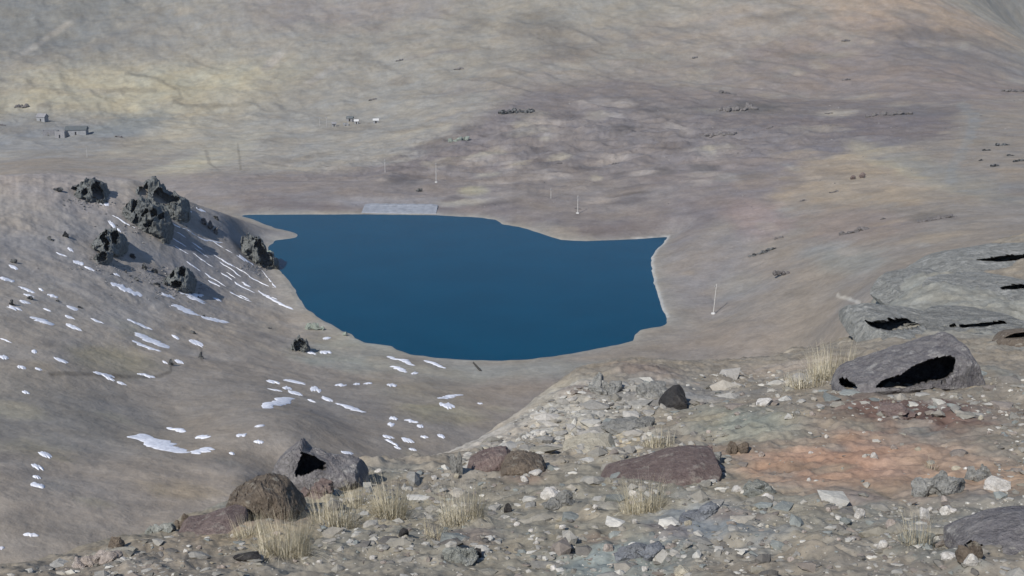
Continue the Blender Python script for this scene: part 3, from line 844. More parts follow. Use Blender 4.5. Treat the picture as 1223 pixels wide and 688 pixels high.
big_crag('long black cliff dropping into the lake beside the pale point',
         [(288, 274), (296, 277), (304, 283), (314, 293), (324, 305), (331, 315)], [(287, 290), (300, 312), (314, 322), (332, 322)], 3.5,
         [[(293, 275), (302, 280), (312, 290), (325, 306), (328, 315), (323, 319), (313, 319), (309, 307), (306, 293)]], 7, 253)
big_crag('squat black boulder with snow at its right foot above the near shore',
         [(348, 413), (351, 406), (357, 402), (364, 406), (370, 413)], [(348, 418), (358, 421), (370, 419)], 1.6, [[(350, 410), (357, 404), (364, 409), (367, 415), (359, 419), (352, 417)]], 2, 257)
crag('small dark block standing alone left of the ribbed crag', 70, 229, 11, 11, [(0, 0, .8, .9), (-.4, -.1, .6, .5)], seed=37)
crag('low dark rock left of the split crag', 186, 341, 11, 6, [(0, 0, .8, .9), (.3, 0, .5, .6)], seed=48)
crag('small dark rock on bare slope right of the upright crag', 159, 309, 8, 9, [(0, 0, .9, .9)], seed=50)
crag('pair of small dark rocks near the upright crag', 145, 302, 9, 6, [(-.3, 0, .5, .9), (.3, 0, .5, .7)], seed=51)
crag('dark rock rib on the spur above the black cliff', 250, 274, 24, 16, [(-.3, .1, .3, .7), (.0, .05, .3, .8), (.3, -.05, .25, .7)], R_FARGREY, seed=54)
crag('green grey rocky shelf at the water edge below the spur', 376, 394, 26, 12, [(-.3, 0, .45, .8), (.05, .03, .5, .9), (.36, -.1, .35, .6)], R_SHORE, seed=55)
crag('pale rock at the tip of the lake inlet', 322, 304, 12, 8, [(0, 0, .9, .9)], R_SHORE, seed=58)
crag('small pale boulder by the shore where the slope levels out', 413, 401, 9, 6, [(0, 0, .9, .9)], R_SHORE, seed=59)
for px, py, w, h in ((34, 357, 9, 6), (60, 287, 7, 9), (78, 283, 8, 9), (172, 322, 7, 12), (163, 335, 6, 8), (198, 341, 6, 8), (226, 335, 6, 5), (68, 360, 6, 4),
                     (95, 368, 7, 5), (16, 314, 8, 7), (14, 364, 8, 9), (183, 325, 10, 6), (258, 262, 7, 8), (230, 398, 8, 5), (243, 378, 5, 4), (322, 393, 5, 4), (203, 436, 7, 13), (240, 428, 6, 16)):
    crag('small dark rock breaking through the bare slope of the spur', px, py, w, h, [(0, 0, .9, .9), (.25, -.1, .6, .6)])
G_FAR = 'rocks on the hillsides beyond the lake'
def farrock(label, px, py, w, h, blocks, mat=R_FARGREY):
    return rock('rock_outcrop', label, 'rock outcrop', px, py, w, h, mat, G_FAR, .8, dmin=250, cuts=12, rough=.1, sub=2, blocks=blocks)
def scat(n_, seed):
    r = random.Random(seed)
    k = max(3, int(n_ * 1.4)); sp = .9 / k
    return [(-.45 + sp * (i + .5) + r.uniform(-.15, .15) * sp, r.uniform(-.12, .02), sp * r.uniform(1.5, 2.4), r.uniform(.22, .6)) for i in range(k)]
farrock('ragged dark rocks on the left end of the purple hillside beyond the lake', 616, 136, 44, 13, scat(9, 1), R_DARK)
farrock('dark broken ledge near the top of the right hillside', 880, 134, 52, 12, scat(9, 2))
farrock('long low ledge on the hillside, right of the broken ledge', 1065, 138, 60, 9, scat(9, 3))
farrock('thin dark ledge under the broken ledge on the right hillside', 860, 162, 44, 7, scat(8, 4))
for px, py, w, h in ((1178, 180, 12, 5), (1198, 174, 16, 7), (1207, 186, 10, 5), (1188, 199, 10, 6), (1216, 193, 14, 7), (1172, 192, 7, 4)):
    farrock('small dark rock group beside the grey gully at the right edge', px, py, w, h, scat(3, px), R_DARK)
farrock('dark rocks on the slope at the far right edge below the mountain crest', 1214, 110, 34, 8, scat(7, 6))
farrock('dark notch rocks above the pale hollow, right of the lake', 912, 303, 36, 8, scat(7, 7), R_DARK)
farrock('slanting line of rocks below the dark notch', 934, 330, 22, 14, [(-.4, .4, .3, .4), (-.15, .2, .3, .4), (.1, 0, .3, .4), (.35, -.2, .3, .4)])
farrock('two dark stones on ochre soil of the right hillside', 1025, 214, 18, 7, [(-.3, 0, .4, .8), (.3, .1, .4, .9)], R_MAROON)
farrock('low grey rock hump on the brown slope below the ochre soil', 1022, 278, 40, 9, scat(6, 9))
farrock('dark strip of rock at the right, above a cream streak', 1122, 262, 50, 8, scat(8, 10))
farrock('small dark rock cluster on the far slope above the huts', 25, 129, 16, 9, scat(4, 11))
farrock('dark clump with thin tail on the far bank of the lake', 501, 229, 8, 9, scat(3, 12), R_DARK)
farrock('row of small rocks left of the purple hillside', 548, 168, 26, 9, scat(5, 13), R_SHORE)
farrock('dark slab on far slope between lake and mountain top', 870, 112, 22, 6, scat(4, 14))
for px, py in ((920, 153), (990, 136), (1010, 96), (548, 83), (477, 73), (830, 70), (690, 250), (735, 196), (668, 196), (960, 240), (996, 230), (930, 285), (1055, 262), (1010, 50), (142, 164), (3, 150), (445, 120)):
    r = random.Random(px)
    farrock('small grey rock lying on the slope beyond the lake', px, py, r.uniform(6, 12), r.uniform(3, 5), scat(3, px))

# ------------------------------------------------------------------ snow
G_SNOW = 'old snow patches on the spur and valley floor'
def snow(ax, ay, bx, by, w, label=None, dmin=120):
    """a drift from photo pixel a to b, w pixels wide at its broadest"""
    pa = np.array(ground(ax, ay, dmin, 620)[:2]); pb = np.array(ground(bx, by, dmin, 620)[:2])
    mid_ = (pa + pb) / 2; L = np.linalg.norm(pb - pa); y = mid_[1]
    e = (pb - pa) / L; nn = np.array([-e[1], e[0]])
    _seed[0] += 1; r = np.random.default_rng(_seed[0])
    # width on the ground: pixel width turned into metres across the drift
    mx, my = (ax + bx) / 2, (ay + by) / 2
    q = np.array(ground(mx, my - w / 2, dmin, 620)[:2]) - np.array(ground(mx, my + w / 2, dmin, 620)[:2])
    wid = min(abs(float(q @ nn)) + 1e-3, w * y / 1600 * 5.5); wid = max(wid, w * y / 1600)
    NS, NT_ = (28 if w >= 3 else 72), 9
    V = []; S = np.linspace(-1, 1, NS)
    o1, o2 = r.uniform(0, 50, 2)
    cl_ = 0.30 * wid * fbm(S * 2.2 + o1, S * 0 + 3.3, 3, 2)
    hw = wid / 2 * np.sqrt(np.clip(1 - S ** 2, 0, 1)) ** .8
    wig = .55 + .5 * min(1, L / 8)
    if w < 3: hw = hw * np.clip(.55 + 1.9 * fbm(S * L / 9 + o2, S * 0 + 5.1, 3, 9), 0, 1.3)
    hu = hw * (1 + wig * fbm(S * 3.5 + o1, S * 0 + 1.3, 3, 4)); hd = hw * (1 + wig * fbm(S * 3.5 + o2, S * 0 + 7.7, 3, 6))
    for i, s in enumerate(S):
        for j in range(NT_):
            tt = -1 + 2 * j / (NT_ - 1)
            off = cl_[i] + (hu[i] if tt > 0 else hd[i]) * tt
            V.append(np.append(mid_ + e * s * L / 2 + nn * off, 1 - tt * tt))
    V = np.array(V)
    prof = V[:, 2].copy()
    edge = np.repeat(np.sqrt(np.clip(1 - S ** 2, 0, 1)) * np.clip(hw / (wid * .12), 0, 1), NT_)
    V[:, 2] = height(V[:, 0], V[:, 1]) + .26 * np.sqrt(prof) * edge - .10 + .04 * prof
    idx = np.arange(NS * NT_).reshape(NS, NT_)
    f = np.stack([idx[:-1, :-1], idx[1:, :-1], idx[1:, 1:], idx[:-1, 1:]], -1).reshape(-1, 4)
    base = np.append(mid_, height(mid_[0], mid_[1]))
    o = link('snow_patch', V - base, f, M_SNOW, smooth=True)
    o.location = base
    m = o.data
    if m.polygons[len(m.polygons) // 2].normal.z < 0: m.flip_normals()
    md = o.modifiers.new('thickness', 'SOLIDIFY'); md.thickness = .25; md.offset = -1
    return tag(o, label or 'snow', 'snow patch', G_SNOW)
def blob(x, y, w, h, label=None): return snow(x - w / 2, y - h * .12, x + w / 2, y + h * .12, h, label)
SN_L = 'small white snow scrap on the bare grey slope at the far left of the spur'
SN_M = 'small white snow scrap on the flat ground between near rocks and lake'
SN_C = 'tiny snow fleck among the dark crags of the spur'
SN_F = 'thin broken thread of snow on the steep flank above the lake'
snow(0, 331, 17, 337, 4, 'snow streak cut by the left picture edge, above a longer trail of streaks')
snow(22, 342, 42, 350, 3.5, 'slim snow streak sloping down beside the one cut by the left edge')
snow(57, 351, 69, 356, 3.5, 'short snow streak with a dark rock at its lower end')
snow(38, 378, 62, 389, 7, 'bold oblong snow bar on the bare slope, brightest at the left')
snow(0, 404, 14, 410, 2.5, 'faint slim snow line touching the left picture edge')
blob(5, 427, 11, 5, 'stubby snow patch at the left picture edge below the faint line')
blob(88, 391, 13, 7, 'roundish snow patch alone on the slope right of the oblong bar')
snow(87, 311, 100, 316, 4.5, 'short bright snow bar below the ribbed crag')
snow(131, 338, 171, 353, 6.5, 'long bright snow bar left of the split crag')
snow(216, 346, 240, 362, 9, 'forked snow tongue spilling from the foot of the split crag')
snow(226, 353, 243, 352, 4, 'snow arm joining the forked tongue from the right')
snow(209, 363, 236, 377, 8, 'broad patchy snow drift just below the forked tongue')
snow(242, 380, 272, 384, 4.5, 'level snow strip right of the patchy drift')
snow(151, 381, 183, 394, 3, 'slim straight snow line above the double drift')
snow(163, 397, 199, 416, 9, 'thick upper bar of the double snow drift above yellowish grass')
snow(158, 406, 193, 420, 4, 'thin lower bar of the double snow drift above yellowish grass')
blob(234, 409, 15, 7, 'rounded snow patch right of the double drift')
blob(214, 432, 10, 5, 'snow patch at the bend of the dark little gully')
snow(110, 444, 138, 451, 4, 'low snow strip along the lower rim of the yellowish grass')
snow(163, 446, 186, 451, 3, 'thin snow strip ending at the dark little gully')
snow(164, 517, 220, 542, 16, 'largest snow patch on the valley floor, broad and ragged')
snow(200, 510, 222, 516, 4.5, 'slim snow bar above the largest ragged patch')
blob(242, 522, 16, 5, 'flat snow lozenge upper right of the largest ragged patch')
snow(229, 542, 254, 534, 8, 'hooked snow patch right of the largest ragged patch')
snow(314, 488, 347, 474, 12, 'broad white snow patch with ragged tail left of the middle')
blob(352, 456, 19, 6, 'bright flat snow patch above the broad ragged tail one')
blob(326, 456, 15, 4, 'flat snow sliver left of the bright flat patch')
blob(377, 465, 14, 8, 'clumped snow patch right of the bright flat patch')
blob(353, 470, 15, 6, 'slanting snow patch between bright flat patch and broad ragged one')
snow(402, 481, 433, 493, 4.5, 'long slanting snow streak pointing at the near rocks')
snow(463, 425, 495, 437, 3.5, 'slanting snow streak on the near shore bank, upper of two')
snow(467, 437, 486, 445, 4.5, 'stout snow streak on the near shore bank, lower of two')
snow(506, 430, 533, 440, 3.5, 'slim snow streak close to the lake edge left of the dark post')
snow(522, 476, 553, 471, 4.5, 'level pale snow streak over straw coloured ground')
blob(534, 484, 19, 7, 'snow patch just under the level pale streak')
snow(483, 501, 500, 505, 3.5, 'curved snow streak over a straw tinted flat')
blob(487, 526, 14, 6, 'snow patch with flat base nearest the white scree')
blob(45, 580, 18, 6, 'lowest of the column of snow patches at lower left')
blob(45, 558, 13, 7, 'second from top in the column of snow patches at lower left')
blob(54, 543, 15, 7, 'topmost in the column of snow patches at lower left')
blob(37, 639, 20, 4, 'flat snow strip by itself near the bottom left corner')
snow(190, 262, 237, 283, 1.5, 'topmost long snow thread on the flank, starting under the crags')
snow(235, 282, 267, 290, 2.7, 'thick snow bar on the upper flank continuing the topmost thread')
snow(252, 287, 279, 303, 1.8, 'snow thread dropping from the thick upper bar')
snow(282, 305, 311, 320, 2.4, 'snow bar near the cliff edge, high on the flank')
snow(312, 322, 330, 344, 2.7, 'steep snow chute below the black cliff by the water')
snow(254, 303, 282, 320, 2.1, 'central snow bar on the flank')
snow(260, 323, 305, 350, 2.4, 'longest snow thread in the lower middle of the flank')
snow(243, 325, 271, 343, 1.8, 'snow thread left of the longest one on the flank')
snow(273, 348, 302, 361, 2.1, 'lowest left snow bar at the foot of the flank')
snow(307, 346, 351, 370, 3, 'bright snow bar at the foot of the flank near the water')
snow(133, 257, 163, 273, 2.1, 'curved snow ribbon under the broken grey crag')
blob(124, 243, 13, 5, 'snow patch on the crest between ribbed crag and large crag')
blob(134, 268, 7, 8, 'snow pocket in the upright dark crag')
blob(369, 420, 11, 6, 'snow at the right foot of the squat black boulder')
for a in ((194, 276, 223, 295, 1.3), (174, 274, 201, 289, 1.5), (229, 289, 248, 302, 1.3), (229, 301, 256, 320, 1.1), (296, 329, 329, 344, 1.5), (288, 336, 299, 343, 2.4), (205, 274, 222, 284, 1.2), (270, 325, 282, 333, 1.2), (312, 350, 332, 358, 1.2), (176, 266, 200, 277, 1.4), (206, 292, 226, 304, 1.2), (222, 312, 246, 328, 1.2), (262, 312, 290, 332, 1.5), (280, 318, 300, 331, 1.2), (232, 296, 250, 308, 1.2), (248, 334, 268, 346, 1.3), (284, 352, 298, 358, 1.4)):
    snow(*a, SN_F)
for a in ((16, 319, 9, 5), (34, 353, 8, 3), (30, 361, 11, 4), (17, 368, 14, 5), (49, 346, 5, 3), (56, 370, 6, 3), (87, 368, 11, 4), (83, 379, 9, 4), (117, 384, 8, 4), (41, 420, 7, 5), (74, 431, 12, 6),
          (26, 439, 11, 4), (46, 441, 8, 3), (132, 453, 9, 4), (145, 458, 9, 4), (31, 469, 9, 4), (44, 570, 10, 4), (210, 403, 7, 5), (197, 433, 5, 3), (2, 655, 6, 4), (107, 321, 8, 4), (73, 304, 7, 4), (84, 298, 6, 4)):
    blob(*a, SN_L)
for a in ((200, 353, 12, 5), (139, 328, 6, 3), (195, 262, 7, 5), (240, 251, 7, 4), (226, 252, 5, 4), (210, 250, 8, 3), (137, 293, 6, 3), (260, 358, 7, 4), (142, 275, 4, 4)):
    blob(*a, SN_C)
for a in ((288, 520, 12, 4), (309, 528, 13, 4), (277, 542, 7, 3), (310, 509, 6, 5), (343, 464, 12, 5), (329, 466, 10, 3), (391, 477, 12, 5), (372, 479, 6, 3), (407, 460, 14, 4), (426, 459, 8, 3), (440, 458, 9, 3), (389, 421, 15, 4),
          (390, 404, 8, 4), (468, 460, 13, 5), (495, 446, 7, 3), (573, 482, 7, 2.5), (470, 500, 11, 4), (467, 507, 9, 5), (502, 509, 9, 4), (464, 522, 13, 4), (465, 527, 7, 4), (527, 521, 9, 5), (507, 522, 10, 3), (475, 535, 7, 3), (472, 531, 6, 3), (493, 537, 9, 3), (415, 541, 14, 4)):
    blob(*a, SN_M)

# ------------------------------------------------------------------ near boulders and stones
def near_rock(name, label, cat, px, py, w, h, mat, **kw):
    kw.setdefault('dmax', 70)
    return rock(name, label, cat, px, py, w, h, mat, **kw)
def stone(label, px, py, w, h, mat=R_PALE, **kw):
    kw.setdefault('sub', 3); kw.setdefault('cuts', 11)
    return near_rock('stone', label, 'stone', px, py, w, h, mat, group='stones lying on the near slope', **kw)
def boulder(label, px, py, w, h, mat, **kw):
    kw.pop('tilt', None)
    r = random.Random(kw.get('seed', 1)); k = 5 if w > 30 else 3
    kw['blocks'] = [(r.uniform(-.32, .32), r.uniform(-.22, -.02), r.uniform(.3, .62), r.uniform(.55, .95)) for _ in range(k)]
    kw['jag'] = .22; kw['rough'] = .09; kw['cuts'] = 11
    return near_rock('boulder', label, 'boulder', px, py, w, h, mat, group='boulders on the near slope', **kw)

G_B, G_L = 'boulders on the near slope', 'bedrock ledges of the near slope'
loft_rock('boulder', 'big grey slab boulder tilted over a wide black hollow', 'boulder', G_B,
          [(1000, 454), (1010, 444), (1036, 434), (1062, 424), (1090, 415), (1120, 406), (1140, 400), (1150, 404), (1157, 416), (1164, 432)], [(1000, 458), (1016, 466), (1050, 468), (1090, 466), (1120, 459), (1168, 446)],
          .75, R_SLAB, None, [[(1044, 463), (1056, 454), (1075, 448), (1092, 437), (1112, 429), (1134, 425), (1142, 431), (1138, 444), (1128, 453), (1104, 457), (1080, 463)], [(1003, 452), (1010, 453), (1021, 459), (1024, 464), (1014, 466), (1005, 460)]], 1.5, .06, 61, .55, .10, 20, lip=1.5)
loft_rock('rock_ledge', 'grey bedrock ledge over a long black gap, above the big slab boulder', 'rock ledge', G_L,
          [(1024, 388), (1032, 378), (1042, 372), (1058, 369), (1080, 371), (1105, 379), (1130, 386), (1150, 390)], [(1024, 395), (1040, 398), (1070, 398), (1105, 396), (1145, 394)],
          2.4, R_BED, None, [(1033, 383), (1048, 386), (1062, 383), (1080, 380), (1096, 383), (1101, 388), (1084, 392), (1060, 395), (1042, 391)], 3.6, .08, 62, .9, .08, 12, pull=1.6)
loft_rock('rock_ledge', 'low bedrock ledge with hairline dark gap right of the black gap', 'rock ledge', G_L,
          [(1112, 386), (1140, 380), (1170, 377), (1200, 374), (1240, 372)], [(1112, 395), (1150, 396), (1200, 393), (1240, 390)],  2.2, R_BED, None,
          [(1126, 390), (1150, 388), (1175, 386), (1200, 383), (1202, 386), (1176, 390), (1150, 391)], 3.0, .05, 63, 1.25, .3, 4, pull=1.5)
loft_rock('rock_ledge', 'uppermost bedrock ledge with dark seam at the right edge', 'rock ledge', G_L,
          [(1085, 324), (1110, 316), (1140, 306), (1165, 300), (1195, 296), (1225, 294), (1270, 292)], [(1085, 327), (1140, 318), (1180, 318), (1225, 318), (1270, 318)], 3.2, R_BED, None,
          [(1166, 311), (1185, 308), (1205, 305), (1250, 303), (1250, 310), (1215, 311), (1195, 313), (1180, 312)], 4.5, .05, 64, 1.25, .3, 4, pull=1.5)
loft_rock('rock_ledge', 'middle bedrock ledge with fine dark seam at the right edge', 'rock ledge', G_L,
          [(1120, 348), (1150, 342), (1190, 336), (1215, 332), (1260, 331)], [(1120, 352), (1165, 353), (1200, 354), (1260, 354)], 3.0, R_BED, None,
          [(1186, 345), (1205, 341), (1245, 338), (1245, 343), (1212, 346)], 4.0, .05, 65, 1.25, .3, 4, pull=1.2)
loft_rock('rock_ledge', 'long curved bedrock rib crossing the grey outcrop', 'rock ledge', G_L,
          [(1052, 349), (1075, 341), (1110, 334), (1140, 332), (1165, 338), (1178, 345)], [(1052, 353), (1090, 347), (1130, 342), (1178, 349)], 2.6, R_BED, None, None, 1, .05, 66, 1.25, .3, 4)
loft_rock('rock_ledge', 'short brown ledge at the right edge under the hairline gap', 'rock ledge', G_L,
          [(1192, 402), (1206, 394), (1225, 391), (1260, 390)], [(1192, 408), (1225, 410), (1260, 410)], .7, R_BROWN, None, [(1198, 404), (1212, 398), (1250, 395), (1250, 401), (1215, 404)], .9, .05, 67, 1.25, .3, 4)
loft_rock('boulder', 'brown lumpy boulder left of the black three cornered hollow', 'boulder', G_B,
          [(268, 602), (277, 582), (290, 577), (305, 569), (322, 566), (338, 572), (352, 586), (364, 603)], [(268, 610), (295, 616), (330, 618), (364, 608)], .30, R_BROWN, None, None, 1, .08, 68, cleft=0.06, lip=1.2)
loft_rock('boulder', 'pointed grey boulder with a black three cornered hollow in its side', 'boulder', G_B,
          [(322, 562), (332, 545), (342, 528), (352, 522), (361, 526), (368, 535), (388, 541), (402, 546), (425, 549), (440, 558)], [(322, 576), (350, 580), (400, 584), (440, 574)], .30, R_SLAB, None,
          [(352, 568), (356, 553), (362, 540), (370, 543), (380, 548), (389, 553), (386, 561), (370, 564), (360, 569)], .55, .07, 69, cleft=0.02, lip=1.2)
loft_rock('boulder', 'maroon boulder with flat left face beside the white scree', 'boulder', G_B,
          [(556, 560), (560, 548), (572, 540), (590, 534), (604, 534), (614, 545)], [(556, 566), (575, 566), (600, 556), (614, 552)], .28, R_MAROON, None, None, 1, .05, 70, cleft=0.05, lip=1.2)
loft_rock('boulder', 'grey brown boulder right of the maroon flat faced one', 'boulder', G_B,
          [(598, 552), (610, 541), (625, 539), (645, 544), (652, 552)], [(598, 562), (625, 565), (652, 558)], .28, R_BROWN, None, None, 1, .08, 71, cleft=0.06, lip=1.2)
loft_rock('boulder', 'broad low maroon boulder behind a straw tuft', 'boulder', G_B,
          [(718, 574), (728, 564), (748, 556), (772, 550), (800, 540), (830, 535), (856, 536), (862, 546)], [(718, 580), (760, 581), (800, 574), (840, 562), (862, 554)], .5, R_MAROON, None, None, 1, .09, 72, cleft=0.05, lip=1.2)
loft_rock('boulder', 'dark boulder with black right face near the far brow', 'boulder', G_B,
          [(788, 481), (797, 470), (806, 461), (814, 460), (819, 467), (820, 478)], [(788, 484), (805, 484), (820, 480)], .35, R_BLACK, None, None, 1, .07, 73)
loft_rock('boulder', 'dark flat boulder in the bottom right corner', 'boulder', G_B,
          [(1143, 660), (1152, 642), (1170, 630), (1195, 619), (1225, 612), (1265, 610), (1290, 625)], [(1143, 668), (1180, 668), (1225, 660), (1290, 655)], .4, R_SLAB, None,
          [(1152, 660), (1160, 648), (1172, 652), (1186, 660), (1180, 666), (1160, 667)], .4, .10, 74, cleft=0.03, lip=1.2)
loft_rock('boulder', 'brown rock spread left of the lumpy boulder', 'boulder', G_B,
          [(205, 632), (218, 620), (236, 618), (252, 612), (275, 606), (292, 612)], [(205, 638), (240, 640), (292, 630)], .3, R_MAROON, None, None, 1, .10, 75, cleft=0.06, lip=1.2)
loft_rock('boulder', 'cream coloured rock bed in the middle of the white scree', 'boulder', G_B,
          [(672, 530), (690, 524), (706, 519), (732, 520), (738, 528)], [(672, 538), (705, 538), (738, 537)], .4, R_CREAM, None, None, 1, .07, 76)
boulder('brown slab lying under the black hollow', 374, 592, 56, 20, R_MAROON, depth=.7, seed=413)
boulder('low brown rock at the left end of the near rocks', 222, 628, 36, 20, R_BROWN, depth=.8, seed=417, rough=.09)
boulder('flat grey slab with dark gap beneath, left of the brown rocks', 192, 634, 46, 16, R_GREEN, depth=.7, seed=419)
boulder('thin upright grey rock left of the maroon flat faced boulder', 545, 566, 20, 36, R_GREY, depth=.8, seed=425)
boulder('flat maroon slab above the broad maroon boulder', 835, 548, 60, 14, R_MAROON, depth=.6, seed=428)
boulder('small dark boulder right of the broad maroon one', 880, 542, 28, 16, R_BROWN, depth=.8, seed=431)
boulder('grey boulder on the slope at left of the rust soil', 845, 552, 40, 18, R_GREY, depth=.7, seed=433)
boulder('grey hump of rock on the brow above the dark boulder', 775, 474, 60, 20, R_GREY, depth=.8, seed=437)
boulder('brown stone under the corner boulder', 1165, 670, 44, 24, R_BROWN, depth=.7, seed=441)
boulder('grey triangular rock in the middle foreground', 672, 604, 46, 20, R_GREY, depth=.8, seed=443, cuts=8)
boulder('olive grey flat rock right of the rust soil', 1120, 592, 70, 30, R_GREY, depth=.7, seed=445)
boulder('grey rock sheltering the long white stone', 1170, 574, 36, 20, R_GREY, depth=.8, seed=447)
boulder('wide grey rock under the straw sedge at lower right', 1100, 652, 64, 22, R_GREEN, depth=.8, seed=449)
boulder('maroon rock plate above the rust soil', 1085, 500, 74, 14, R_MAROON, depth=.6, seed=451)
boulder('blue grey rock pile top in the lower middle', 840, 620, 60, 16, R_BLUE, depth=.8, seed=453)
boulder('long blue grey rock at the bottom edge right of the middle', 760, 668, 90, 20, R_BLUE, depth=.6, seed=455)
boulder('grey rock at bottom edge left of the middle', 545, 672, 70, 22, R_GREEN, depth=.7, seed=457)
boulder('brown streaked rock near bottom left corner', 112, 676, 60, 22, R_PINK, depth=.6, seed=459, tilt=(.35, 0))
boulder('small brown peaked rock by the pinkish slab', 135, 654, 28, 18, R_BROWN, depth=.8, seed=461)
boulder('grey bed of rock above the cream rock', 755, 514, 80, 16, R_GREY, depth=.6, seed=463, tilt=(.08, 0))
boulder('rough pale rock topping the white scree', 722, 470, 40, 24, R_GREY, depth=.8, seed=465, rough=.1)
boulder('low stone step at the left of the rust soil', 905, 590, 60, 16, R_GREEN, depth=.7, seed=467)

stone('long white stone lying at the right edge', 1194, 584, 38, 15, tilt=(.25, 0))
stone('flat white stone alone on green grey soil left of the maroon plate', 914, 483, 25, 8)
stone('white stone with rounded top right of the rust soil', 1130, 614, 18, 13)
stone('tall pale stone left of the round topped white one', 1105, 622, 17, 19)
stone('white block stone under the tall pale stone', 1057, 655, 16, 13)
stone('white stone in front of the brown corner stone', 1160, 676, 18, 17)
stone('flat white stone left of the brown corner stone', 1134, 668, 20, 8)
stone('pinkish stone leaning beside the sedge', 1068, 633, 18, 16, R_PINK)
stone('small white stone at the lower rim of the rust soil', 986, 597, 12, 8)
stone('oval white stone by the small dark boulder', 826, 556, 13, 10)
stone('ragged white stone in the middle foreground', 658, 595, 26, 13)
stone('bright white stone below the grey brown boulder', 640, 568, 16, 8)
stone('second white stone beside the bright one under the grey brown boulder', 626, 575, 12, 7)
stone('white stone below the straw tuft at the broad maroon boulder', 758, 592, 14, 7)
stone('tiny bright stone on the grass right of the grey triangle', 758, 625, 8, 6)
stone('white stone on grey bed left of the dark boulder', 760, 499, 9, 8)
stone('pair stone of white scree, the round one', 649, 520, 8, 7)
stone('oblong white stone of the scree beside the round one', 636, 524, 11, 6)
stone('white stone at the outer tip of the white scree', 652, 465, 9, 5)
stone('white stone right of the brown slab and black hollow', 383, 590, 11, 9)
stone('small white stone on the brow left of the straw tuft', 452, 565, 9, 6)
stone('white stone on the brow right of the small white one', 518, 573, 9, 7)
stone('white stone below the dark pebble in the middle left', 482, 645, 7, 6)
stone('dark pebble with black side in the middle left', 481, 640, 13, 13, R_BLACK)
stone('dark stone with pointed top left of the middle', 607, 612, 10, 12, R_BLACK)
stone('black stone near the bottom edge left of the middle', 570, 666, 14, 14, R_BLACK)
stone('flat dark stone below the tall straw tuft', 297, 670, 36, 9, R_BLACK)
stone('white stone on bare soil before the low brown rocks, the larger', 158, 627, 11, 7)
stone('small white stone upper left of the larger one on bare soil', 149, 619, 6, 4)
stone('white pebble right of the brown peaked rock', 147, 670, 9, 5)
stone('round white pebble on green grey rock left of the tuft', 222, 660, 6, 6)
stone('large pale stone left of the corner stones', 915, 598, 18, 9)
stone('pale stone at the left rim of the rust soil', 880, 587, 15, 7)
stone('cream stone at the bottom edge right of the middle', 818, 687, 28, 12, R_CREAM)
stone('white stone in the blue grey rubble, the largest', 782, 668, 17, 10)
stone('white stone on the blue grey rubble near the bottom edge', 770, 682, 8, 8)
stone('elongated pale stone left of the blue grey rubble', 728, 658, 16, 10, R_PINK)
stone('dark brown stone wedged above the long white stone', 1162, 570, 18, 9, R_BROWN)
stone('white stone left of the sedge beside the pinkish one', 1027, 619, 16, 12)
stone('small pale stone up the right slope above the ledges', 1015, 393, 9, 8)
stone('white stone on the slope beside the slanting pale streak', 996, 392, 7, 6)
# smaller stones: nothing tells them apart
_sr = random.Random(77)
cnt = 0
while cnt < 110:
    px = _sr.uniform(60, 1220); py = _sr.uniform(445, 686)
    brow = np.interp(px, [0, 100, 200, 300, 450, 540, 600, 650, 700, 850, 1000, 1223], [690, 662, 638, 600, 565, 555, 515, 478, 458, 446, 440, 420])
    if py < brow + 6: continue
    m_ = _sr.choice([R_PALE, R_PALE, R_PINK, R_CREAM])
    w = _sr.uniform(5, 11) * (1 if py > 520 else .8)
    rock('stone', 'small pale stone among the loose rubble of the near slope', 'stone', px, py, w, w * _sr.uniform(.45, .8), m_, 'stones lying on the near slope', dmax=70, sub=2, cuts=9)
    cnt += 1

# ------------------------------------------------------------------ loose rubble (uncountable)
def rubble(name, n_, sampler, mat, seed, palette):
    r = np.random.default_rng(seed)
    d, f = ico(1)
    if name != 'scree': d, f = ico(1)
    vs, fs, cs, c = [], [], [], 0
    for i in range(n_):
        s = sampler(r)
        if s is None: continue
        x, y, sz, pale = s
        q = d * (1 + .35 * r.uniform(-1, 1, (len(d), 1)))
        nrm = r.normal(size=(5, 3)); nrm /= np.linalg.norm(nrm, axis=1)[:, None]
        for nn in nrm:
            t = q @ nn; q = q - np.maximum(t - .55, 0)[:, None] * nn
        q = q * sz * np.array([r.uniform(.7, 1.6), r.uniform(.6, 1.2), r.uniform(.28, .7)])
        a = r.uniform(0, 6.28); ca, sa = math.cos(a), math.sin(a)
        q = np.stack([q[:, 0] * ca - q[:, 1] * sa, q[:, 0] * sa + q[:, 1] * ca, q[:, 2]], 1)
        z = float(height(x, y))
        vs.append(q + np.array([x, y, z + sz * .02])); fs.append(f + c); c += len(q)
        pc = palette[r.integers(len(palette))] if not pale else [(180, 176, 166), (166, 161, 152), (150, 146, 138)][r.integers(3)]
        cs.append(np.tile(lin(pc) * ALB * r.uniform(.75, 1.2), (len(q), 1)))
    o = link(name, np.concatenate(vs), np.concatenate(fs), mat, attr=('stone', np.concatenate(cs)))
    return tag(o, kind='stuff')
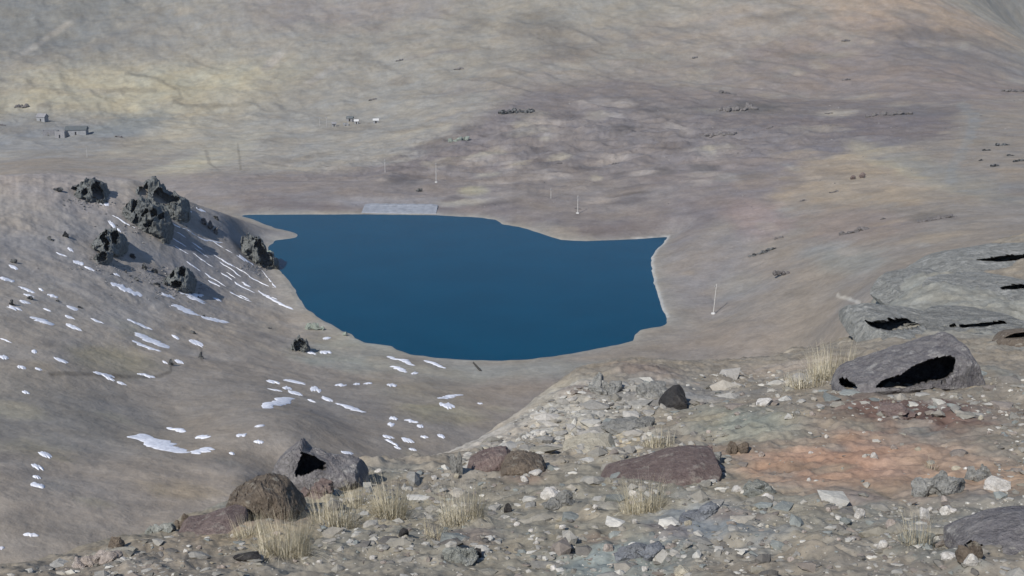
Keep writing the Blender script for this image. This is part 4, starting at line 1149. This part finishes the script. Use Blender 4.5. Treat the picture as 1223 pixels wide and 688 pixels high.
def near_sampler(r):
    px = r.uniform(-120, 1340); py = 445 + 300 * r.uniform() 
    brow = np.interp(px, [0, 100, 200, 300, 450, 540, 600, 650, 700, 850, 1000, 1100, 1223], [690, 662, 638, 600, 565, 555, 515, 478, 458, 446, 436, 400, 330])
    if py < brow: return None
    x, y, z = ground(px, py, 3, 70)
    if y > 68: return None
    # bare rust soil keeps few stones
    if 870 < px < 1190 and 500 < py < 598 and r.uniform() < .93: return None
    scree = (600 < px < 780 and 440 < py < 545) or (540 < px < 640 and 500 < py < 545) or (850 < px < 1010 and 428 < py < 462)
    if not scree and r.uniform() < .3: return None
    if not scree and float(rocky_at(x, y)) < r.uniform(-.35, .8): return None
    sz = (.007 + .045 * r.uniform() ** 5 + (r.uniform(.02, .11) if r.uniform() < .035 else 0)) * (y / 10) ** .8
    if scree: sz *= 1.15
    return x, y, sz, scree and r.uniform() < .55
def rocky_at(x, y): return sstep(-.25, .35, fbm(x / 1.6, y / 1.6, 3, 3))
rubble('scree', 40000, near_sampler, M_SCREE, 91, [(150, 146, 137), (130, 126, 117), (141, 136, 124), (132, 135, 130), (116, 112, 106), (156, 150, 139), (136, 127, 118), (166, 162, 153), (186, 182, 172), (150, 147, 140)])
def far_sampler(r):
    big = 1.0
    if r.uniform() < .4:
        cx, cy, w_ = [(187, 246, 46), (172, 270, 46), (106, 240, 34), (128, 306, 24), (212, 346, 30), (310, 318, 18), (150, 320, 70), (200, 330, 60)][r.integers(8)]
        px, py = cx + r.normal() * w_ * .5, cy + abs(r.normal()) * 7 - 2; big = 1.7
    elif r.uniform() < .6: px, py = r.uniform(520, 1223), r.uniform(105, 250)
    else: px, py = r.uniform(0, 330), r.uniform(215, 360)
    x, y, z = ground(px, py, 130, 1000)
    if y > 990 or z < .3: return None
    if float(bil(SD, uc, ly, np.array([x / y]), np.log(np.array([y])))[0]) < 4: return None
    if big < 1.5 and fbm(x / 25, y / 25, 3, 13) < r.uniform(-.1, .35): return None
    return x, y, y / 1600 * (.4 + 1.3 * big * r.uniform() ** 3), False
rubble('rubble', 4200, far_sampler, M_RUBBLE, 92, [(118, 115, 112), (96, 95, 94), (136, 132, 128), (150, 146, 141)])

# ------------------------------------------------------------------ dry grass
def tuft(label, px, py, wpx, hpx, n_=150, dmax=70, seed=0, lean=0.0):
    x, y, z = ground(px, py, 3, dmax)
    k_ = y / 1600; w, h = wpx * k_ * 1.45, hpx * k_ * 1.2
    r = np.random.default_rng(900 + seed + int(px)); n_ = int(n_ * 3.6)
    vs, fs, cs, c = [], [], [], 0
    for i in range(n_):
        a = r.uniform(0, 6.28); rad = w * .34 * math.sqrt(r.uniform())
        bx, by = rad * math.cos(a), rad * math.sin(a) * .8
        out = .12 + 1.0 * r.uniform() ** 1.6
        ln = h * r.uniform(.35, 1.3); az = a + r.normal() * .6
        dx, dy = math.cos(az) * out + lean, math.sin(az) * out
        bw = r.uniform(.0010, .0025) * (y / 11)
        side = np.array([-math.sin(az), math.cos(az), 0]); side = side * .5 + np.array([1, 0, 0]) * .6
        bz = float(height(x + bx, y + by)) - z - .02
        pts = []
        for s in (0, .35, .7, 1.0):
            pts.append(np.array([bx + dx * ln * s * (.35 + .65 * s), by + dy * ln * s * (.35 + .65 * s), bz + ln * (s * (1 - .25 * out) - .42 * out * s * s)]))
        cc = lin(random.choice([(216, 206, 180), (224, 215, 192), (204, 193, 166), (190, 178, 150), (168, 158, 132)])) * ALB * r.uniform(.8, 1.15)
        for q, s in zip(pts, (1, .85, .55, .12)):
            vs += [q - side * bw * s, q + side * bw * s]
        for j in range(3): fs.append((c + 2 * j, c + 2 * j + 1, c + 2 * j + 3, c + 2 * j + 2))
        cs.append(np.tile(cc, (8, 1))); c += 8
    o = link('grass_tuft', np.array(vs), np.array(fs), M_GRASS, smooth=True, attr=('blade', np.concatenate(cs)))
    o.location = (x, y, z)
    return tag(o, label, 'grass tuft', 'dry straw tufts on the near slope')
tuft('largest straw tuft, bushy, in front of the brown rocks', 340, 664, 66, 58, 330)
tuft('straw tuft left of the largest one, beside the brown boulder', 298, 640, 44, 30, 130)
tuft('straw tuft standing right of the largest, below the pointed grey boulder', 400, 628, 60, 46, 200)
tuft('pale straw tuft on the brow right of the near rocks', 466, 618, 42, 52, 190)
tuft('straw tuft with long thin stalks below the upright thin rock', 552, 622, 56, 54, 150)
tuft('wispy straw tuft in front of the broad maroon boulder', 768, 612, 56, 46, 130)
tuft('spread pale tuft left of the big slab boulder', 992, 452, 56, 42, 150)
tuft('greenish straw sedge among stones at lower right', 1096, 650, 40, 46, 70)
tuft('low straw fringe beside the cream rock, under the dark boulder', 786, 528, 44, 22, 90)
tuft('low straw fringe on the brow left of the maroon plate', 960, 462, 50, 22, 90)
tuft('small straw tuft on the rust soil at right', 1113, 560, 14, 18, 16)
tuft('small straw tuft at the bottom edge left of the middle', 520, 640, 30, 26, 60)
tuft('thin straw tuft behind the brown slab near the black hollow', 425, 606, 26, 36, 60)

# ------------------------------------------------------------------ poles and post
def lathe(rings, seg_=10):
    V, Fc = [], []
    for r_, z_ in rings:
        for i in range(seg_):
            a = 2 * math.pi * i / seg_; V.append((r_ * math.cos(a), r_ * math.sin(a), z_))
    for j in range(len(rings) - 1):
        for i in range(seg_):
            Fc.append((j * seg_ + i, j * seg_ + (i + 1) % seg_, (j + 1) * seg_ + (i + 1) % seg_, (j + 1) * seg_ + i))
    Fc.append(tuple(range((len(rings) - 1) * seg_, len(rings) * seg_)))
    Fc.append(tuple(range(seg_))[::-1])
    return V, Fc
def boxv(x0, x1, y0, y1, z0, z1):
    return ([(x0, y0, z0), (x1, y0, z0), (x1, y1, z0), (x0, y1, z0), (x0, y0, z1), (x1, y0, z1), (x1, y1, z1), (x0, y1, z1)],
            [(3, 2, 1, 0), (4, 5, 6, 7), (0, 1, 5, 4), (1, 2, 6, 5), (2, 3, 7, 6), (3, 0, 4, 7)])
def pole(label, px, py, hpx, foot=True, lean=0.0, thick=.17, dmin=250):
    x, y, z = ground(px, py, dmin)
    h = hpx * y / 1600
    t = thing('pole', (x, y, z), label, 'pole', 'poles in a line past the lake')
    s = link('shaft', *lathe([(thick, -.4), (thick, .2), (thick * .85, h * .5), (thick * .66, h - .1), (thick * .5, h)]), M_POLE, t, True)
    s.rotation_euler = (0, lean, 0)
    c = link('crossarm', *boxv(-.55, .55, -.07, .07, h - .75, h - .6), M_POLE, t); c.rotation_euler = (0, lean, .9)
    if foot:
        link('footing', *lathe([(.62, -.4), (.6, .22), (.42, .38), (.2, .42)], 12), M_FOOT, t)
    return t
pole('nearest tall pale pole on bare ground right of the lake', 852, 375, 38, lean=.07)
pole('pale pole on a white footing above the far shore, middle of the line', 690, 255, 22)
pole('slender pole left of the white footed one, with no footing', 658, 237, 13, False, thick=.13)
pole('pale pole on the far bank behind the lake', 521, 218, 24)
pole('short distant pole at the edge of the beige far valley', 460, 206, 16, False)
pole('faint thin pole on the far valley floor near the huts', 104, 188, 13, False, thick=.11)
# leaning dark post by the near shore
x, y, z = ground(574, 443, 200, 600)
o = link('post', *lathe([(.28, -.5), (.26, 0), (.24, 1.6), (.18, 2.6)], 8), M_POST, None, True)
o.location = (x, y, z); o.rotation_euler = (-.25, -.75, 0)
tag(o, 'dark leaning wooden post at the near edge of the lake', 'post')

# ------------------------------------------------------------------ dam of pale concrete along the straight far shore
xa, ya = [ground(432, 254, 300)[i] for i in (0, 1)]; xb, yb = [ground(521, 255, 300)[i] for i in (0, 1)]
V, Fc = [], []
NS = 24
for i in range(NS + 1):
    s = i / NS; xx = xa + (xb - xa) * s; y0 = float(np.interp(xx, [xa, xb], [HC / ray(432, 255.6)[1] + .9, HC / ray(521, 256.6)[1] + .9]))
    wv = .06 * math.sin(i * 2.1); e_ = min(1, min(i, NS - i) / 2)
    for dy, dz in ((-.8, -.4), (-.3, .55 + wv * .5), (9, 1.35 + wv), (9.6, (1.55 + wv) * e_ + 1.3 * (1 - e_)), (12.5, (1.6 + wv) * e_ + 1.3 * (1 - e_)), (13.2, .2)):
        V.append((xx, y0 + dy, dz))
for i in range(NS):
    for j in range(5):
        a = i * 6 + j; Fc.append((a, a + 6, a + 7, a + 1))
Fc.append(tuple(range(6))); Fc.append(tuple(range(NS * 6 + 5, NS * 6 - 1, -1)))
o = link('dam', np.array(V), Fc, M_DAM)
tag(o, 'low pale bluish concrete dam along the straight far shore', 'dam')

# ------------------------------------------------------------------ huts and walls in the far valley
def hut(name, label, px, py, wpx, hpx, wall_m, roof_m, rz=.2, cat='hut', gable=True, door=True, depth=.7, group=None):
    x, y, z = ground(px, py, 500, 1300)
    k_ = y / 1600; w, h = wpx * k_, hpx * k_; d = w * depth
    t = thing(name, (x, y, z), label, cat, group, rz)
    hw = h * .6
    # walls with an opening left for the door
    V, Fc = [], []
    def b(*a):
        v, f = boxv(*a); c = len(V); V.extend(v); Fc.extend([tuple(i + c for i in q) for q in f])
    dw, dh = min(.9, w * .3), min(1.8, hw * .85); th = .4
    b(-w / 2, -dw / 2, -d / 2, -d / 2 + th, -1, hw); b(dw / 2, w / 2, -d / 2, -d / 2 + th, -1, hw); b(-dw / 2, dw / 2, -d / 2, -d / 2 + th, dh, hw)
    b(-w / 2, w / 2, d / 2 - th, d / 2, -1, hw); b(-w / 2, -w / 2 + th, -d / 2 + th, d / 2 - th, -1, hw); b(w / 2 - th, w / 2, -d / 2 + th, d / 2 - th, -1, hw)
    link('wall', np.array(V), Fc, wall_m, t)
    if gable:
        e = .35
        V = []
        for yy in (-d / 2 - e, d / 2 + e):
            pass
        V = [(-w / 2 - e, -d / 2 - e, hw + .02), (w / 2 + e, -d / 2 - e, hw + .02), (w / 2 + e, d / 2 + e, hw + .02), (-w / 2 - e, d / 2 + e, hw + .02), (-w / 2 - e, 0, h), (w / 2 + e, 0, h),
             (-w / 2 - e, -d / 2 - e, hw + .25), (w / 2 + e, -d / 2 - e, hw + .25), (w / 2 + e, d / 2 + e, hw + .25), (-w / 2 - e, d / 2 + e, hw + .25), (-w / 2 - e, 0, h + .25), (w / 2 + e, 0, h + .25)]
        Fc = [(0, 1, 2, 3), (6, 7, 11, 10), (8, 9, 10, 11), (0, 1, 7, 6), (2, 3, 9, 8), (0, 6, 10, 9, 3), (1, 2, 8, 11, 7)]
        V = [q for i, q in enumerate(V) if i not in (4, 5)]
        mp = {i: (i if i < 4 else i - 2) for i in range(12)}
        Fc = [tuple(mp[i] for i in q) for q in Fc]
        link('roof', np.array(V), Fc, roof_m, t)
    if door:
        link('door', *boxv(-dw / 2 + .03, dw / 2 - .03, -d / 2 + .12, -d / 2 + .2, -.2, dh - .04), M_DOOR, t)
    return t
G_H = 'stone buildings of the far valley'
hut('stone_hut', 'long low hut with dark roof and pale wall, right of the ruined walls', 92, 160, 24, 9, M_WHITEWALL, M_ROOF, .12, group=G_H)
hut('stone_hut', 'pale stone hut on a white pad above the other huts', 51, 145, 11, 9, M_WHITEWALL, M_STONEWALL, -.3, group=G_H)
hut('ruined_walls', 'roofless grey stone walls left of the long low hut', 58, 161, 13, 9, M_STONEWALL, None, .3, 'ruin', False, False, .8, G_H)
hut('ruined_walls', 'roofless stone pen against the left end of the long low hut', 74, 164, 13, 13, M_STONEWALL, None, -.2, 'ruin', False, False, .8, G_H)
hut('stone_hut', 'tiny white hut with long shadow, alone on the far flat', 449, 147, 6, 5, M_WHITEWALL, M_FOOT, .1, group=G_H)
hut('ruined_walls', 'low white walls in the middle of the far hamlet row', 413, 150, 6, 5, M_WHITEWALL, None, .2, 'ruin', False, False, .8, G_H)
hut('stone_hut', 'small white hut at the left end of the hamlet row on the far flat', 399, 151, 4.5, 5, M_WHITEWALL, M_STONEWALL, .2, group=G_H)
hut('stone_hut', 'small hut with white roof at the right end of the hamlet row', 426, 148, 4.5, 5, M_WHITEWALL, M_FOOT, -.1, group=G_H)
hut('stone_hut', 'small dark hut in the hamlet row beside the low white walls', 418, 145, 7, 6, M_STONEWALL, M_ROOF, -.1, group=G_H)
for px, hp in ((382, 11), (390, 12), (416, 14)):
    pole('thin grey pole standing in the hamlet row on the far flat', px, 151, hp, False, thick=.12, dmin=500)

# ------------------------------------------------------------------ light, air, camera
SUN_EL, SUN_AZ = math.radians(40), math.radians(32)          # sun behind the viewer, to the left
to_sun = np.array([-math.sin(SUN_AZ) * math.cos(SUN_EL), -math.cos(SUN_AZ) * math.cos(SUN_EL), math.sin(SUN_EL)])
sl = bpy.data.lights.new('sun', 'SUN'); sl.energy = 3.95; sl.angle = math.radians(.53); sl.color = (1, .965, .915)
so = bpy.data.objects.new('sun', sl); col.objects.link(so)
from mathutils import Vector
so.rotation_euler = Vector(to_sun).to_track_quat('Z', 'Y').to_euler()
so.location = (-60, -90, 220)
w = bpy.data.worlds.new('World'); scene.world = w; w.use_nodes = True
nt = w.node_tree; bg = nt.nodes['Background']
sky = nt.nodes.new('ShaderNodeTexSky'); sky.sky_type = 'NISHITA'; sky.sun_disc = False
sky.sun_elevation = SUN_EL; sky.sun_rotation = math.atan2(to_sun[0], to_sun[1]); sky.altitude = 4300; sky.air_density = 1.0; sky.dust_density = .6
nt.links.new(sky.outputs[0], bg.inputs[0]); bg.inputs[1].default_value = .135

cam = bpy.data.cameras.new('camera'); cam.sensor_width = 36; cam.lens = 36 * F; cam.clip_start = .1; cam.clip_end = 9000
co = bpy.data.objects.new('camera', cam); col.objects.link(co)
co.location = (0, 0, HC); co.rotation_euler = (math.pi / 2 - PITCH, 0, 0)
scene.camera = co

HAZE = 0.00004
if HAZE:
    zt = float(Z.max())
    v, f = boxv(-3600, 3600, -60, 3700, float(Z.min()) - 1.0, zt + 3)
    t = NT('haze_air'); t.t.nodes.remove(t.b)
    pv = t.n('VolumePrincipled'); pv.inputs['Color'].default_value = (.80, .86, .95, 1); pv.inputs['Density'].default_value = HAZE; pv.inputs['Anisotropy'].default_value = .2
    t.l(pv.outputs[0], t.out.inputs['Volume'])
    t.m.volume_intersection_method = 'FAST' if hasattr(t.m, 'volume_intersection_method') else None
    o = link('haze', v, f, t.m); tag(o, kind='stuff')

scene.render.engine = 'CYCLES'
scene.view_settings.view_transform = 'Standard'; scene.view_settings.look = 'None'
scene.view_settings.exposure = 0.45; scene.view_settings.gamma = 1
scene.cycles.max_bounces = 4; scene.cycles.diffuse_bounces = 2; scene.cycles.volume_bounces = 1
scene.cycles.use_denoising = True
